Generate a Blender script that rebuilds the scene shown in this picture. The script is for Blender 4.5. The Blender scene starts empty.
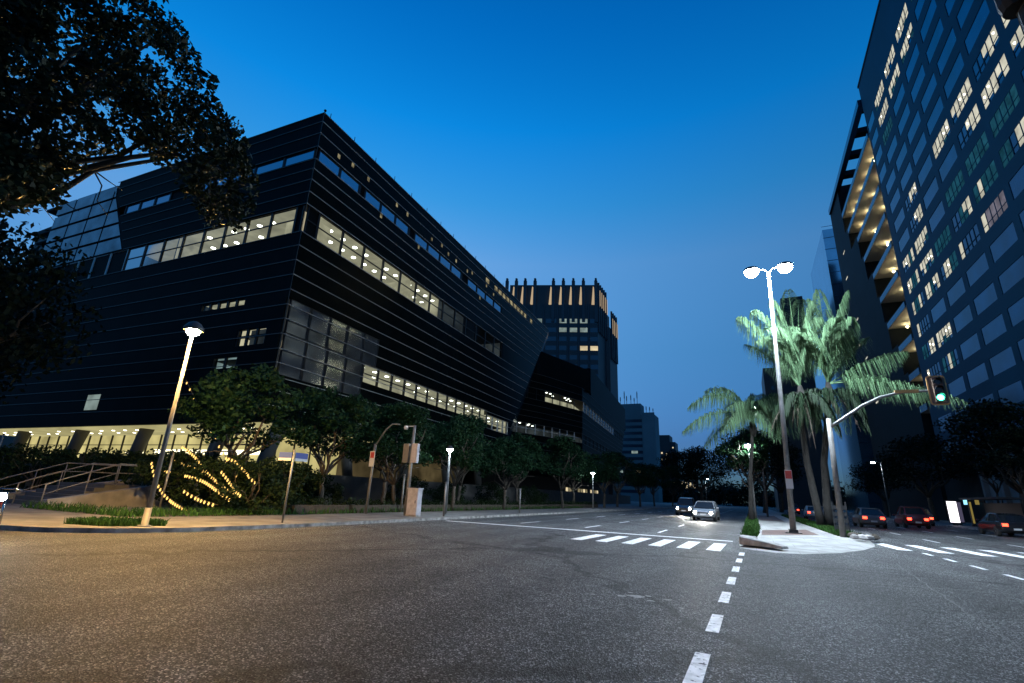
import bpy, math, random
import numpy as np
from mathutils import Vector, Matrix
R = math.radians
sc = bpy.context.scene
col = sc.collection

# ------------------------------------------------------------------ camera
cam_d = bpy.data.cameras.new("camera"); cam = bpy.data.objects.new("camera", cam_d); col.objects.link(cam)
cam_d.lens = 17.0; cam_d.sensor_width = 36.0; cam_d.clip_start = 0.05; cam_d.clip_end = 6000
cam.matrix_world = Matrix.Translation((0, 0, 1.4)) @ Matrix.Rotation(R(25.938), 4, 'Z') @ Matrix.Rotation(R(90 + 17.488), 4, 'X') @ Matrix.Rotation(R(2.4), 4, 'Z')
sc.camera = cam
# ------------------------------------------------------------------ sky, exposure
world = bpy.data.worlds.new("World"); sc.world = world; world.use_nodes = True
wn, wl = world.node_tree.nodes, world.node_tree.links
bg = wn["Background"]
sky = wn.new("ShaderNodeTexSky"); sky.sky_type = 'NISHITA'; sky.sun_disc = False
sky.sun_elevation = R(4.0); sky.sun_rotation = R(-48); sky.altitude = 700; sky.air_density = 1.0; sky.dust_density = 0.6; sky.ozone_density = 4.0
tint = wn.new("ShaderNodeMix"); tint.data_type = 'RGBA'; tint.blend_type = 'MULTIPLY'; tint.inputs[0].default_value = 1.0
tco = wn.new("ShaderNodeTexCoord"); sxyz = wn.new("ShaderNodeSeparateXYZ"); wl.new(tco.outputs["Generated"], sxyz.inputs[0])
ramp = wn.new("ShaderNodeValToRGB"); el = ramp.color_ramp.elements      # deep blue-hour tint of the sky by height
stops = [(0.0, (.20, .40, .85)), (.105, (.50, .68, 1.15)), (.276, (1.2, 1.58, 1.72)), (.446, (2.3, 2.6, 2.5)), (.545, (.95, 2.85, 3.0)), (.656, (.12, 2.95, 3.7)), (.777, (.02, 2.35, 3.4)), (1.0, (.02, 1.5, 2.4))]
while len(el) < len(stops): el.new(.5)
for e_, (p_, c_) in zip(el, stops): e_.position = p_; e_.color = (*c_, 1)
wl.new(sxyz.outputs[2], ramp.inputs[0]); wl.new(ramp.outputs[0], tint.inputs[7])
wl.new(sky.outputs[0], tint.inputs[6]); wl.new(tint.outputs[2], bg.inputs[0]); bg.inputs[1].default_value = 0.137
sun_d = bpy.data.lights.new("sun", 'SUN'); sun_d.energy = 0.02; sun_d.angle = R(12); sun_d.color = (0.6, 0.75, 1.0)
sun = bpy.data.objects.new("sun", sun_d); col.objects.link(sun); sun.rotation_euler = (R(86), 0, R(228))
sc.view_settings.view_transform = 'Standard'; sc.view_settings.look = 'None'
sc.view_settings.exposure = 0.0; sc.view_settings.gamma = 1.0; sc.view_settings.use_curve_mapping = False
sc.render.engine = 'CYCLES'
cy = sc.cycles
cy.use_denoising = True; cy.max_bounces = 6; cy.diffuse_bounces = 2; cy.glossy_bounces = 3; cy.transmission_bounces = 4; cy.transparent_max_bounces = 10
cy.sample_clamp_indirect = 3.0; cy.caustics_reflective = False; cy.caustics_refractive = False

# ------------------------------------------------------------------ helpers
def V(*a): return Vector(a if len(a) > 1 else a[0])
class MB:
    def __init__(s): s.v, s.f, s.m = [], [], []
    def face(s, pts, m=0):
        b = len(s.v); s.v += [tuple(p) for p in pts]; s.f.append(tuple(range(b, b + len(pts)))); s.m.append(m)
    def hexa(s, p, m=0):      # 4 bottom + 4 top corners, same order
        b = len(s.v); s.v += [tuple(q) for q in p]
        for q in ((0, 3, 2, 1), (4, 5, 6, 7), (0, 1, 5, 4), (1, 2, 6, 5), (2, 3, 7, 6), (3, 0, 4, 7)):
            s.f.append(tuple(b + i for i in q)); s.m.append(m)
    def box(s, x0, x1, y0, y1, z0, z1, m=0):
        s.hexa([(x0, y0, z0), (x1, y0, z0), (x1, y1, z0), (x0, y1, z0), (x0, y0, z1), (x1, y0, z1), (x1, y1, z1), (x0, y1, z1)], m)
    def bar(s, a, b, w, h, m=0, up=(0, 0, 1)):
        a, b = V(a), V(b); d = (b - a).normalized(); u = V(up)
        if abs(d.dot(u)) > .95: u = V(1, 0, 0)
        x = d.cross(u).normalized() * w / 2; y = x.normalized().cross(d).normalized() * h / 2
        s.hexa([a - x - y, a + x - y, a + x + y, a - x + y, b - x - y, b + x - y, b + x + y, b - x + y], m)
    def tube(s, pts, rad, n=8, m=0, cap=True):
        pts = [V(p) for p in pts]
        if not hasattr(rad, '__len__'): rad = [rad] * len(pts)
        b = len(s.v); ref = None
        for i, p in enumerate(pts):
            d = (pts[min(i + 1, len(pts) - 1)] - pts[max(i - 1, 0)]).normalized()
            if ref is None: ref = V(1, 0, 0) if abs(d.x) < .8 else V(0, 1, 0)
            x = (ref - d * ref.dot(d)).normalized(); y = d.cross(x); ref = x
            for k in range(n):
                a = 2 * math.pi * k / n
                s.v.append(tuple(p + (x * math.cos(a) + y * math.sin(a)) * rad[i]))
        for i in range(len(pts) - 1):
            for k in range(n):
                s.f.append((b + i * n + k, b + i * n + (k + 1) % n, b + (i + 1) * n + (k + 1) % n, b + (i + 1) * n + k)); s.m.append(m)
        if cap:
            s.f.append(tuple(b + k for k in range(n))[::-1]); s.m.append(m)
            e = b + (len(pts) - 1) * n; s.f.append(tuple(e + k for k in range(n))); s.m.append(m)
    def lathe(s, c, prof, n=16, m=0, axis=(0, 0, 1)):   # prof: (radius, height along axis)
        ax = V(axis).normalized(); c = V(c)
        s_pts = [c + ax * h for r, h in prof]
        x = ax.orthogonal().normalized(); y = ax.cross(x); b = len(s.v)
        for (r, h), p in zip(prof, s_pts):
            for k in range(n):
                a = 2 * math.pi * k / n; s.v.append(tuple(p + (x * math.cos(a) + y * math.sin(a)) * max(r, 1e-4)))
        for i in range(len(prof) - 1):
            for k in range(n):
                s.f.append((b + i * n + k, b + i * n + (k + 1) % n, b + (i + 1) * n + (k + 1) % n, b + (i + 1) * n + k)); s.m.append(m)
        s.f.append(tuple(b + k for k in range(n))[::-1]); s.m.append(m)
        e = b + (len(prof) - 1) * n; s.f.append(tuple(e + k for k in range(n))); s.m.append(m)
    def ball(s, c, r, n=12, k=8, m=0, sz=1.0):
        s.lathe(c, [(r * math.sin(math.pi * i / k), -r * sz * math.cos(math.pi * i / k)) for i in range(k + 1)], n, m)
    def prism(s, poly, z0, z1, m=0, top=None):          # poly: xy list ccw; top: other xy list
        t = top or poly; b = len(s.v); n = len(poly)
        s.v += [(p[0], p[1], z0) for p in poly] + [(p[0], p[1], z1) for p in t]
        s.f.append(tuple(b + i for i in range(n))[::-1]); s.f.append(tuple(b + n + i for i in range(n))); s.m += [m, m]
        for i in range(n):
            s.f.append((b + i, b + (i + 1) % n, b + n + (i + 1) % n, b + n + i)); s.m.append(m)
    def extend_quads(s, arr, m=0):                      # arr (N,4,3)
        b = len(s.v); s.v += [tuple(p) for p in arr.reshape(-1, 3).tolist()]
        for i in range(len(arr)):
            s.f.append((b + 4 * i, b + 4 * i + 1, b + 4 * i + 2, b + 4 * i + 3)); s.m.append(m)
    def build(s, name, mats, parent=None, loc=None, smooth=False, bevel=0):
        top = parent
        while top is not None and top.parent is not None: top = top.parent
        o_ = V(top.location) if top is not None else (V(loc) if loc is not None else V(0, 0, 0))
        me = bpy.data.meshes.new(name)
        vv = np.array(s.v, dtype=float) - np.array(o_[:])
        me.from_pydata(vv.tolist(), [], s.f)
        if not isinstance(mats, (list, tuple)): mats = [mats]
        for m in mats: me.materials.append(m)
        me.polygons.foreach_set("material_index", s.m)
        if smooth: me.polygons.foreach_set("use_smooth", [True] * len(s.f))
        me.update()
        o = bpy.data.objects.new(name, me); col.objects.link(o)
        if parent is not None: o.parent = parent
        elif loc is not None: o.location = loc
        if bevel:
            md = o.modifiers.new("bevel", 'BEVEL'); md.width = bevel; md.segments = 2; md.limit_method = 'ANGLE'
        return o
def tag(o, label, cat=None, group=None, kind=None):
    o["label"] = label
    if cat: o["category"] = cat
    if group: o["group"] = group
    if kind: o["kind"] = kind
    return o
def thing(name, label, cat, loc=(0, 0, 0), group=None):
    o = bpy.data.objects.new(name, None); col.objects.link(o); o.location = loc; o.empty_display_size = .3
    return tag(o, label, cat, group)
def copy_tree(o, parent=None):
    c = o.copy(); col.objects.link(c)
    if parent is not None: c.parent = parent
    for ch in list(o.children): copy_tree(ch, c)
    return c
def place(proto, loc, rz=0, label=None, scale=1, first=False):
    c = proto if first else copy_tree(proto)
    c.location = loc; c.rotation_euler = (0, 0, rz); c.scale = (scale, scale, scale) if not hasattr(scale, '__len__') else scale
    if label: c["label"] = label
    return c

# ------------------------------------------------------------------ materials
def mat(name, c=(.5, .5, .5), rough=.6, metal=0, spec=.5, emit=None, es=0, var=0, vscale=3, bump=0, bscale=30, sub=0):
    m = bpy.data.materials.new(name); m.use_nodes = True; nt = m.node_tree; b = nt.nodes["Principled BSDF"]
    b.inputs["Base Color"].default_value = (*c, 1); b.inputs["Roughness"].default_value = rough; b.inputs["Metallic"].default_value = metal
    b.inputs["Specular IOR Level"].default_value = spec
    if emit: b.inputs["Emission Color"].default_value = (*emit, 1); b.inputs["Emission Strength"].default_value = es
    if var or bump: geo = nt.nodes.new("ShaderNodeNewGeometry")
    if var:
        n = nt.nodes.new("ShaderNodeTexNoise"); n.inputs["Scale"].default_value = vscale; n.inputs["Detail"].default_value = 5
        nt.links.new(geo.outputs["Position"], n.inputs["Vector"])
        r = nt.nodes.new("ShaderNodeValToRGB")
        r.color_ramp.elements[0].position = .3; r.color_ramp.elements[1].position = .7
        r.color_ramp.elements[0].color = (*[x * (1 - var) for x in c], 1); r.color_ramp.elements[1].color = (*[min(1, x * (1 + var)) for x in c], 1)
        nt.links.new(n.outputs["Fac"], r.inputs[0]); nt.links.new(r.outputs[0], b.inputs["Base Color"])
    if bump:
        n2 = nt.nodes.new("ShaderNodeTexNoise"); n2.inputs["Scale"].default_value = bscale; n2.inputs["Detail"].default_value = 4
        nt.links.new(geo.outputs["Position"], n2.inputs["Vector"])
        bp = nt.nodes.new("ShaderNodeBump"); bp.inputs["Strength"].default_value = bump; bp.inputs["Distance"].default_value = .02
        nt.links.new(n2.outputs["Fac"], bp.inputs["Height"]); nt.links.new(bp.outputs[0], b.inputs["Normal"])
    return m
def glow(name, c, s, var=0, vscale=1.2):
    m = bpy.data.materials.new(name); m.use_nodes = True; nt = m.node_tree; nt.nodes.remove(nt.nodes["Principled BSDF"])
    e = nt.nodes.new("ShaderNodeEmission"); e.inputs[0].default_value = (*c, 1); e.inputs[1].default_value = s
    nt.links.new(e.outputs[0], nt.nodes["Material Output"].inputs[0])
    if var:   # uneven glow, for rooms of different contents behind the glass
        geo = nt.nodes.new("ShaderNodeNewGeometry"); n = nt.nodes.new("ShaderNodeTexNoise"); n.inputs["Scale"].default_value = vscale; n.inputs["Detail"].default_value = 3
        nt.links.new(geo.outputs["Position"], n.inputs["Vector"])
        mr = nt.nodes.new("ShaderNodeMapRange"); mr.inputs[1].default_value = .3; mr.inputs[2].default_value = .7; mr.inputs[3].default_value = s * (1 - var); mr.inputs[4].default_value = s * (1 + var)
        nt.links.new(n.outputs["Fac"], mr.inputs[0]); nt.links.new(mr.outputs[0], e.inputs[1])
    return m
def glass(name, tintc=(.8, .9, .95), gl=.12, rough=.03):
    m = bpy.data.materials.new(name); m.use_nodes = True; nt = m.node_tree; nt.nodes.remove(nt.nodes["Principled BSDF"])
    t = nt.nodes.new("ShaderNodeBsdfTransparent"); t.inputs[0].default_value = (*tintc, 1)
    g = nt.nodes.new("ShaderNodeBsdfGlossy"); g.inputs["Roughness"].default_value = rough
    fr = nt.nodes.new("ShaderNodeFresnel"); fr.inputs[0].default_value = 1.10
    mx = nt.nodes.new("ShaderNodeMixShader")
    nt.links.new(fr.outputs[0], mx.inputs[0]); nt.links.new(t.outputs[0], mx.inputs[1]); nt.links.new(g.outputs[0], mx.inputs[2])
    nt.links.new(mx.outputs[0], nt.nodes["Material Output"].inputs[0])
    return m
def asphalt(name, base=.05):
    m = bpy.data.materials.new(name); m.use_nodes = True; nt = m.node_tree; N = nt.nodes; L = nt.links; b = N["Principled BSDF"]
    geo = N.new("ShaderNodeNewGeometry")
    def noise(s, d=4, r=.6):
        n = N.new("ShaderNodeTexNoise"); n.inputs["Scale"].default_value = s; n.inputs["Detail"].default_value = d; n.inputs["Roughness"].default_value = r
        L.new(geo.outputs["Position"], n.inputs["Vector"]); return n.outputs["Fac"]
    def ramp(x, *st):
        r = N.new("ShaderNodeValToRGB"); el = r.color_ramp.elements
        while len(el) < len(st): el.new(.5)
        for e, (p, c) in zip(el, st): e.position = p; e.color = (*([c] * 3 if not hasattr(c, '__len__') else c), 1)
        L.new(x, r.inputs[0]); return r.outputs[0]
    def mul(a, b_, f=1.0, t='MULTIPLY'):
        x = N.new("ShaderNodeMix"); x.data_type = 'RGBA'; x.blend_type = t; x.inputs[0].default_value = f
        L.new(a, x.inputs[6]); L.new(b_, x.inputs[7]); return x.outputs[2]
    big = ramp(noise(.35, 6), (.3, (base * .72, base * .73, base * .76)), (.7, (base * 1.2, base * 1.22, base * 1.26)))
    mid = ramp(noise(3.0, 5), (.35, .8), (.65, 1.15))
    vor = N.new("ShaderNodeTexVoronoi"); vor.inputs["Scale"].default_value = 75; L.new(geo.outputs["Position"], vor.inputs["Vector"])
    sep = N.new("ShaderNodeSeparateColor"); L.new(vor.outputs["Color"], sep.inputs[0])
    stone = ramp(sep.outputs[0], (.0, .2), (.55, .75), (.84, 2.0), (.96, 8.0))
    c = mul(mul(big, mid), stone)
    # cracks and tar lines
    vc = N.new("ShaderNodeTexVoronoi"); vc.feature = 'DISTANCE_TO_EDGE'; vc.inputs["Scale"].default_value = .11
    wob = N.new("ShaderNodeVectorMath"); wob.operation = 'MULTIPLY_ADD'
    nn = N.new("ShaderNodeTexNoise"); nn.inputs["Scale"].default_value = .9; nn.inputs["Detail"].default_value = 6; L.new(geo.outputs["Position"], nn.inputs["Vector"])
    L.new(nn.outputs["Color"], wob.inputs[0]); wob.inputs[1].default_value = (2.2, 2.2, 0); L.new(geo.outputs["Position"], wob.inputs[2]); L.new(wob.outputs[0], vc.inputs["Vector"])
    c = mul(c, ramp(vc.outputs["Distance"], (0.0, .38), (.008, .5), (.018, 1.0)))
    vp = N.new("ShaderNodeTexVoronoi"); vp.inputs["Scale"].default_value = .16; L.new(wob.outputs[0], vp.inputs["Vector"]); sp2 = N.new("ShaderNodeSeparateColor"); L.new(vp.outputs["Color"], sp2.inputs[0]); c = mul(c, ramp(sp2.outputs[2], (0, .72), (.5, 1.0), (1, 1.22)))
    wv = N.new("ShaderNodeTexWave"); wv.wave_type = 'BANDS'; wv.bands_direction = 'X'; wv.inputs["Scale"].default_value = .19; wv.inputs["Distortion"].default_value = 1.2; wv.inputs["Detail"].default_value = 3; L.new(geo.outputs["Position"], wv.inputs["Vector"]); c = mul(c, ramp(wv.outputs["Fac"], (0, .84), (1, 1.12)))
    L.new(c, b.inputs["Base Color"])
    rr = ramp(sep.outputs[1], (0, .5), (.5, .72), (1, .9)); L.new(rr, b.inputs["Roughness"]); b.inputs["Specular IOR Level"].default_value = .2
    bp = N.new("ShaderNodeBump"); bp.inputs["Strength"].default_value = 1.0; bp.inputs["Distance"].default_value = .012
    L.new(vor.outputs["Distance"], bp.inputs["Height"]); L.new(bp.outputs[0], b.inputs["Normal"])
    return m
def leafm(name, c, var=.4, tr=.25):
    m = bpy.data.materials.new(name); m.use_nodes = True; nt = m.node_tree; b = nt.nodes["Principled BSDF"]
    geo = nt.nodes.new("ShaderNodeNewGeometry")
    r = nt.nodes.new("ShaderNodeValToRGB"); r.color_ramp.elements[0].color = (*[x * (1 - var) for x in c], 1); r.color_ramp.elements[1].color = (*[x * (1 + var) for x in c], 1)
    nt.links.new(geo.outputs["Random Per Island"], r.inputs[0]); nt.links.new(r.outputs[0], b.inputs["Base Color"])
    b.inputs["Roughness"].default_value = .55; b.inputs["Specular IOR Level"].default_value = .10
    t = nt.nodes.new("ShaderNodeBsdfTranslucent"); nt.links.new(r.outputs[0], t.inputs[0])
    mx = nt.nodes.new("ShaderNodeMixShader"); mx.inputs[0].default_value = tr
    nt.links.new(b.outputs[0], mx.inputs[1]); nt.links.new(t.outputs[0], mx.inputs[2]); nt.links.new(mx.outputs[0], nt.nodes["Material Output"].inputs[0])
    return m
def paving(name, c1, c2, sx, sy, rough=.7):
    m = bpy.data.materials.new(name); m.use_nodes = True; nt = m.node_tree; b = nt.nodes["Principled BSDF"]
    geo = nt.nodes.new("ShaderNodeNewGeometry"); br = nt.nodes.new("ShaderNodeTexBrick")
    br.inputs["Color1"].default_value = (*c1, 1); br.inputs["Color2"].default_value = (*c2, 1); br.inputs["Mortar"].default_value = (*[x * .45 for x in c1], 1)
    br.inputs["Scale"].default_value = 1; br.inputs["Brick Width"].default_value = sx; br.inputs["Row Height"].default_value = sy; br.inputs["Mortar Size"].default_value = .008
    nt.links.new(geo.outputs["Position"], br.inputs["Vector"])
    n = nt.nodes.new("ShaderNodeTexNoise"); n.inputs["Scale"].default_value = 1.3; n.inputs["Detail"].default_value = 8; nt.links.new(geo.outputs["Position"], n.inputs["Vector"])
    r = nt.nodes.new("ShaderNodeValToRGB"); r.color_ramp.elements[0].position = .3; r.color_ramp.elements[1].position = .65
    r.color_ramp.elements[0].color = (.45, .45, .45, 1); r.color_ramp.elements[1].color = (1.05, 1.05, 1.05, 1); nt.links.new(n.outputs["Fac"], r.inputs[0])
    mx = nt.nodes.new("ShaderNodeMix"); mx.data_type = 'RGBA'; mx.blend_type = 'MULTIPLY'; mx.inputs[0].default_value = 1
    nt.links.new(br.outputs["Color"], mx.inputs[6]); nt.links.new(r.outputs[0], mx.inputs[7]); nt.links.new(mx.outputs[2], b.inputs["Base Color"])
    b.inputs["Roughness"].default_value = rough
    bp = nt.nodes.new("ShaderNodeBump"); bp.inputs["Strength"].default_value = .3; bp.inputs["Distance"].default_value = .01
    nt.links.new(n.outputs["Fac"], bp.inputs["Height"]); nt.links.new(bp.outputs[0], b.inputs["Normal"])
    return m
def paint(name, c=.75):
    m = mat(name, (c, c, c), .6, var=.25, vscale=9, bump=.3, bscale=90)
    nt = m.node_tree; b = nt.nodes["Principled BSDF"]
    geo = nt.nodes.new("ShaderNodeNewGeometry"); n = nt.nodes.new("ShaderNodeTexNoise"); n.inputs["Scale"].default_value = 14; n.inputs["Detail"].default_value = 8
    nt.links.new(geo.outputs["Position"], n.inputs["Vector"])
    r = nt.nodes.new("ShaderNodeValToRGB"); r.color_ramp.elements[0].position = .33; r.color_ramp.elements[1].position = .42
    nt.links.new(n.outputs["Fac"], r.inputs[0]); nt.links.new(r.outputs[0], b.inputs["Alpha"])
    return m

M = dict(
    asphalt=asphalt("asphalt", .050), ground=mat("ground_soil", (.03, .035, .03), .9, var=.4, vscale=.2),
    concrete=paving("pavement_concrete", (.36, .355, .34), (.32, .315, .305), 1.2, 1.2), concrete2=paving("pavement_dark", (.19, .18, .17), (.16, .155, .15), 1.2, 1.2), kerb=mat("kerb_concrete", (.26, .25, .24), .8, var=.6, vscale=3, bump=.4, bscale=14),
    brick=paving("red_pavers", (.15, .085, .07), (.12, .07, .06), .2, .1), paint=paint("road_paint", .78), paintworn=paint("worn_paint", .22), tar=mat("tar", (.012, .012, .013), .6),
    soil=mat("soil", (.05, .04, .03), .95, var=.4, vscale=6), blade=leafm("grass_blade", (.035, .09, .02), .5),
    black=mat("black_cladding", (.004, .006, .0065), .5, spec=.03, var=.3, vscale=.6), blackg=mat("black_glass_cladding", (.004, .006, .006), .16, spec=.035, var=.3, vscale=.6), fin=mat("aluminium_fin", (.10, .105, .105), .5, metal=.3), finb=mat("bright_fin", (.42, .42, .40), .5, metal=.2),
    dark=mat("dark_core", (.012, .013, .014), .8), roof=mat("roof_felt", (.03, .03, .032), .9),
    mull=mat("dark_mullion", (.03, .032, .034), .4, metal=.5), mull_w=mat("white_mullion", (.6, .62, .6), .5),
    blueglass=mat("sky_mirror_glass", (.25, .42, .55), .06, metal=.9), greyglass=mat("grey_glass", (.20, .24, .27), .10, metal=.8, var=.45, vscale=.5),
    pane=glass("clear_pane"), room=glow("room_glow", (1, .88, .56), .36, .45, .55), roomdim=glow("dim_room_glow", (.75, .85, .85), .035, .6, .4),
    roomceil=glow("room_ceiling_glow", (1, .88, .56), .30, .3, .5), disc=glow("ceiling_lamp_glow", (1, .95, .76), 7.0),
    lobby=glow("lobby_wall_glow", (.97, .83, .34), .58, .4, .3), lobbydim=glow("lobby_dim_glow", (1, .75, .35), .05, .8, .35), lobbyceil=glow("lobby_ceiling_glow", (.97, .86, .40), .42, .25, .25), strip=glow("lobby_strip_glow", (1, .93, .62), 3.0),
    cheek=mat("cheek_concrete", (.20, .19, .18), .8, var=.3, vscale=2), column=mat("column_concrete", (.07, .07, .065), .7), terrace=mat("terrace_stone", (.07, .066, .06), .7, var=.25, vscale=1.5),
    bluewall=mat("blue_cladding", (.003, .046, .084), .5, spec=.08, var=.15, vscale=.15), bluepane=mat("blue_pane", (.002, .050, .105), .2, metal=.7, var=.4, vscale=.3),
    endglass=mat("end_glass", (.02, .07, .11), .25, metal=.3, var=.5, vscale=.5), w_lit=glow("office_light", (.95, .92, .74), .62, .35, .7), w_teal=glow("blind_light", (.05, .33, .52), .17, .5, .8), w_purple=glow("purple_light", (.55, .52, .66), .24, .4, .8), w_lamp=glow("office_lamp_glow", (1, .93, .7), 6),
    soffit=mat("soffit_plaster", (.55, .50, .40), .8), soffl=glow("soffit_lamp_glow", (1, .86, .50), 55),
    darkclad=mat("dark_blue_cladding", (.007, .011, .014), .6, spec=.08, var=.2, vscale=.3), parapet=mat("parapet_glass", (.02, .08, .14), .25, metal=.5),
    skyglass=mat("sky_glass_tower", (.28, .42, .52), .12, metal=.85, var=.12, vscale=.2),
    towerwall=mat("tower_stone", (.035, .045, .055), .6, var=.2, vscale=.15), towerdark=mat("tower_dark", (.014, .02, .026), .5, var=.2, vscale=.1), towerwin=mat("tower_pane", (.03, .06, .085), .15, metal=.4),
    w_cool=glow("cool_window", (.65, .85, .80), .30, .4, .5), w_dimwarm=glow("dim_warm_window", (1, .85, .5), .22, .8, 1.5), w_warm=glow("warm_window", (1, .82, .5), .7, .3, .4), upl=glow("uplight_wash_glow", (1, .74, .46), .5),
    concrete_far=mat("far_concrete", (.14, .17, .18), .8, var=.15, vscale=.1), ribwall=mat("ribbed_wall", (.16, .18, .18), .7, var=.2, vscale=.5),
    steel=mat("galvanised_steel", (.20, .20, .20), .5, metal=.4, var=.2, vscale=4), post=mat("painted_post", (.17, .16, .15), .5, var=.2, vscale=3), darksteel=mat("dark_steel", (.06, .06, .062), .5, metal=.5),
    sodium=glow("sodium_globe", (1, .58, .16), 5600), led=glow("led_lens", (.74, .88, 1.0), 2900), led3=glow("tree_led", (.85, .97, 1.0), 900), led2=glow("far_led", (.80, .95, 1.0), 260),
    leaf=leafm("street_leaf", (.012, .036, .015)), leaf2=leafm("dark_leaf", (.006, .012, .006), .4, .1), leafo=leafm("overhang_leaf", (.010, .018, .009), .4, .15), leafh=leafm("hedge_leaf", (.016, .030, .010)),
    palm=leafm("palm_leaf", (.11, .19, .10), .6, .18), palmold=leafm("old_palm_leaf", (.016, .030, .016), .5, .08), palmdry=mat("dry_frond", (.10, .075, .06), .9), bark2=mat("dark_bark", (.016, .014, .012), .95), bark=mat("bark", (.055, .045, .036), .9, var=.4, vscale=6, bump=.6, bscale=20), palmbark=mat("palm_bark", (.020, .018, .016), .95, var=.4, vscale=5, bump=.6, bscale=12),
    tyre=mat("tyre", (.015, .015, .015), .85), rim=mat("rim", (.45, .45, .47), .3, metal=.9), shelterglass=mat("shelter_glass", (.02, .022, .025), .5, spec=.1), carglass=mat("car_glass", (.015, .018, .02), .06), chrome=mat("chrome", (.6, .6, .6), .15, metal=1),
    head=glow("headlamp_glow", (1, .95, .82), 160), heado=glow("headlamp_low", (1, .95, .82), 14), tail=glow("tail_glow", (1, .045, .02), 9), plate=mat("plate", (.6, .6, .6), .5), blackplastic=mat("black_plastic", (.008, .008, .008), .6, spec=.2),
    green=glow("green_signal", (.05, 1.0, .55), 22), amberframe=mat("backplate_border", (.55, .32, .12), .6), lens=mat("dark_lens", (.03, .02, .015), .15),
    plateface=mat("backplate_face", (.12, .08, .06), .6), bulb=glow("warm_bulb", (1, .60, .16), 1.9), cable=mat("cable", (.16, .12, .05), .7), signw=mat("sign_white", (.6, .6, .6), .5), signb=mat("sign_blue", (.05, .08, .30), .5), signr=mat("sign_red", (.45, .06, .05), .5),
    cabinet=mat("cabinet_grey", (.42, .40, .44), .6, var=.2, vscale=5), ad=glow("advert_white", (1.0, .93, 1.0), 2.2), ad2=glow("advert_violet", (.55, .5, .85), .12), shopy=glow("shop_yellow", (1, .75, .2), .22), shopb=glow("shop_blue", (.3, .75, 1), 1.6),
)
def carpaint(name, c):
    m = mat(name, c, .3, metal=.3); m.node_tree.nodes["Principled BSDF"].inputs["Coat Weight"].default_value = .8; return m

# ================================================================== THE GROUND
def flat(name, poly, z, m, label, cat):
    b = MB(); b.face([(x, y, z) for x, y in poly]); o = b.build(name, m); return tag(o, label, cat, kind='structure')
def slab(name, poly, z0, z1, mats, label, cat, side=1):
    b = MB(); b.prism(poly, z0, z1); b.m = [0 if i == 1 else side for i in range(len(b.f))]
    o = b.build(name, mats); return tag(o, label, cat, kind='structure')
flat("ground", [(-3000, -600), (3000, -600), (3000, 4000), (-3000, 4000)], -.06, M['ground'], "dark open ground reaching to the horizon", "ground")
flat("road", [(-160, -60), (60, -60), (60, 900), (-160, 900)], 0, M['asphalt'], "rough grey asphalt road and wide junction", "road")
corner = [(-150, 6.0), (-17.6, 6.3), (-16.2, 6.9), (-15.2, 7.9), (-14.6, 9.2), (-14.4, 11), (-14.3, 14), (-14.3, 900), (-150, 900)]
slab("pavement", corner, -.05, .12, [M['concrete2'], M['kerb']], "concrete pavement along the far kerb in front of the black office building", "pavement")
slab("pavement", [(-9.4, -60), (-9.4, 1.0), (-10.4, 2.2), (-150, 2.4), (-150, -60)], -.05, .12, [M['concrete'], M['kerb']], "concrete pavement under the overhanging tree", "pavement")
slab("pavement", [(17.6, -60), (60, -60), (60, 900), (17.6, 900)], -.05, .12, [M['concrete2'], M['kerb']], "concrete pavement in front of the blue glass tower", "pavement")
med = [(-.55, 900), (-.55, 22.6), (4.47, 27.4), (4.45, 900)]
slab("median_pavement", med, -.05, .12, [M['concrete'], M['kerb']], "pale concrete central reservation between the two carriageways", "pavement")
nose = [(-.55, 20.4), (-.50, 19.0), (-.1, 18.3), (.45, 18.0), (1.3, 18.3), (2.4, 19.8), (3.4, 22.0), (4.2, 24.6), (4.5, 26.4)]
b = MB(); n_ = len(nose)
for i in range(n_ - 1):      # the nose ramps down to the road
    t0, t1 = i / (n_ - 1), (i + 1) / (n_ - 1); q0 = (-.55 + 5.02 * t0, 22.6 + 4.8 * t0, .12); q1 = (-.55 + 5.02 * t1, 22.6 + 4.8 * t1, .12)
    b.face([(*nose[i], .008), (*nose[i + 1], .008), q1, q0])
b.face([(-.55, 20.4, .008), (-.55, 22.6, .12), (-.55, 22.6, -.02), (-.55, 20.4, -.02)]); b.face([(4.5, 26.4, .008), (4.5, 26.4, -.02), (4.47, 27.4, -.02), (4.47, 27.4, .12)])
tag(b.build("median_ramp", M['concrete']), "pale concrete ramp at the nose of the central reservation", "pavement", kind='structure')
flat("brick_paving", [(.25, 25.2), (2.75, 28.4), (2.65, 34.2), (.35, 30.2)], .124, M['brick'], "strip of red pavers across the central reservation", "paving")
flat("brick_paving", [(.45, 48), (2.3, 48), (2.3, 70), (.45, 70)], .124, M['brick'], "far strip of red pavers on the central reservation", "paving")
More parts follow.
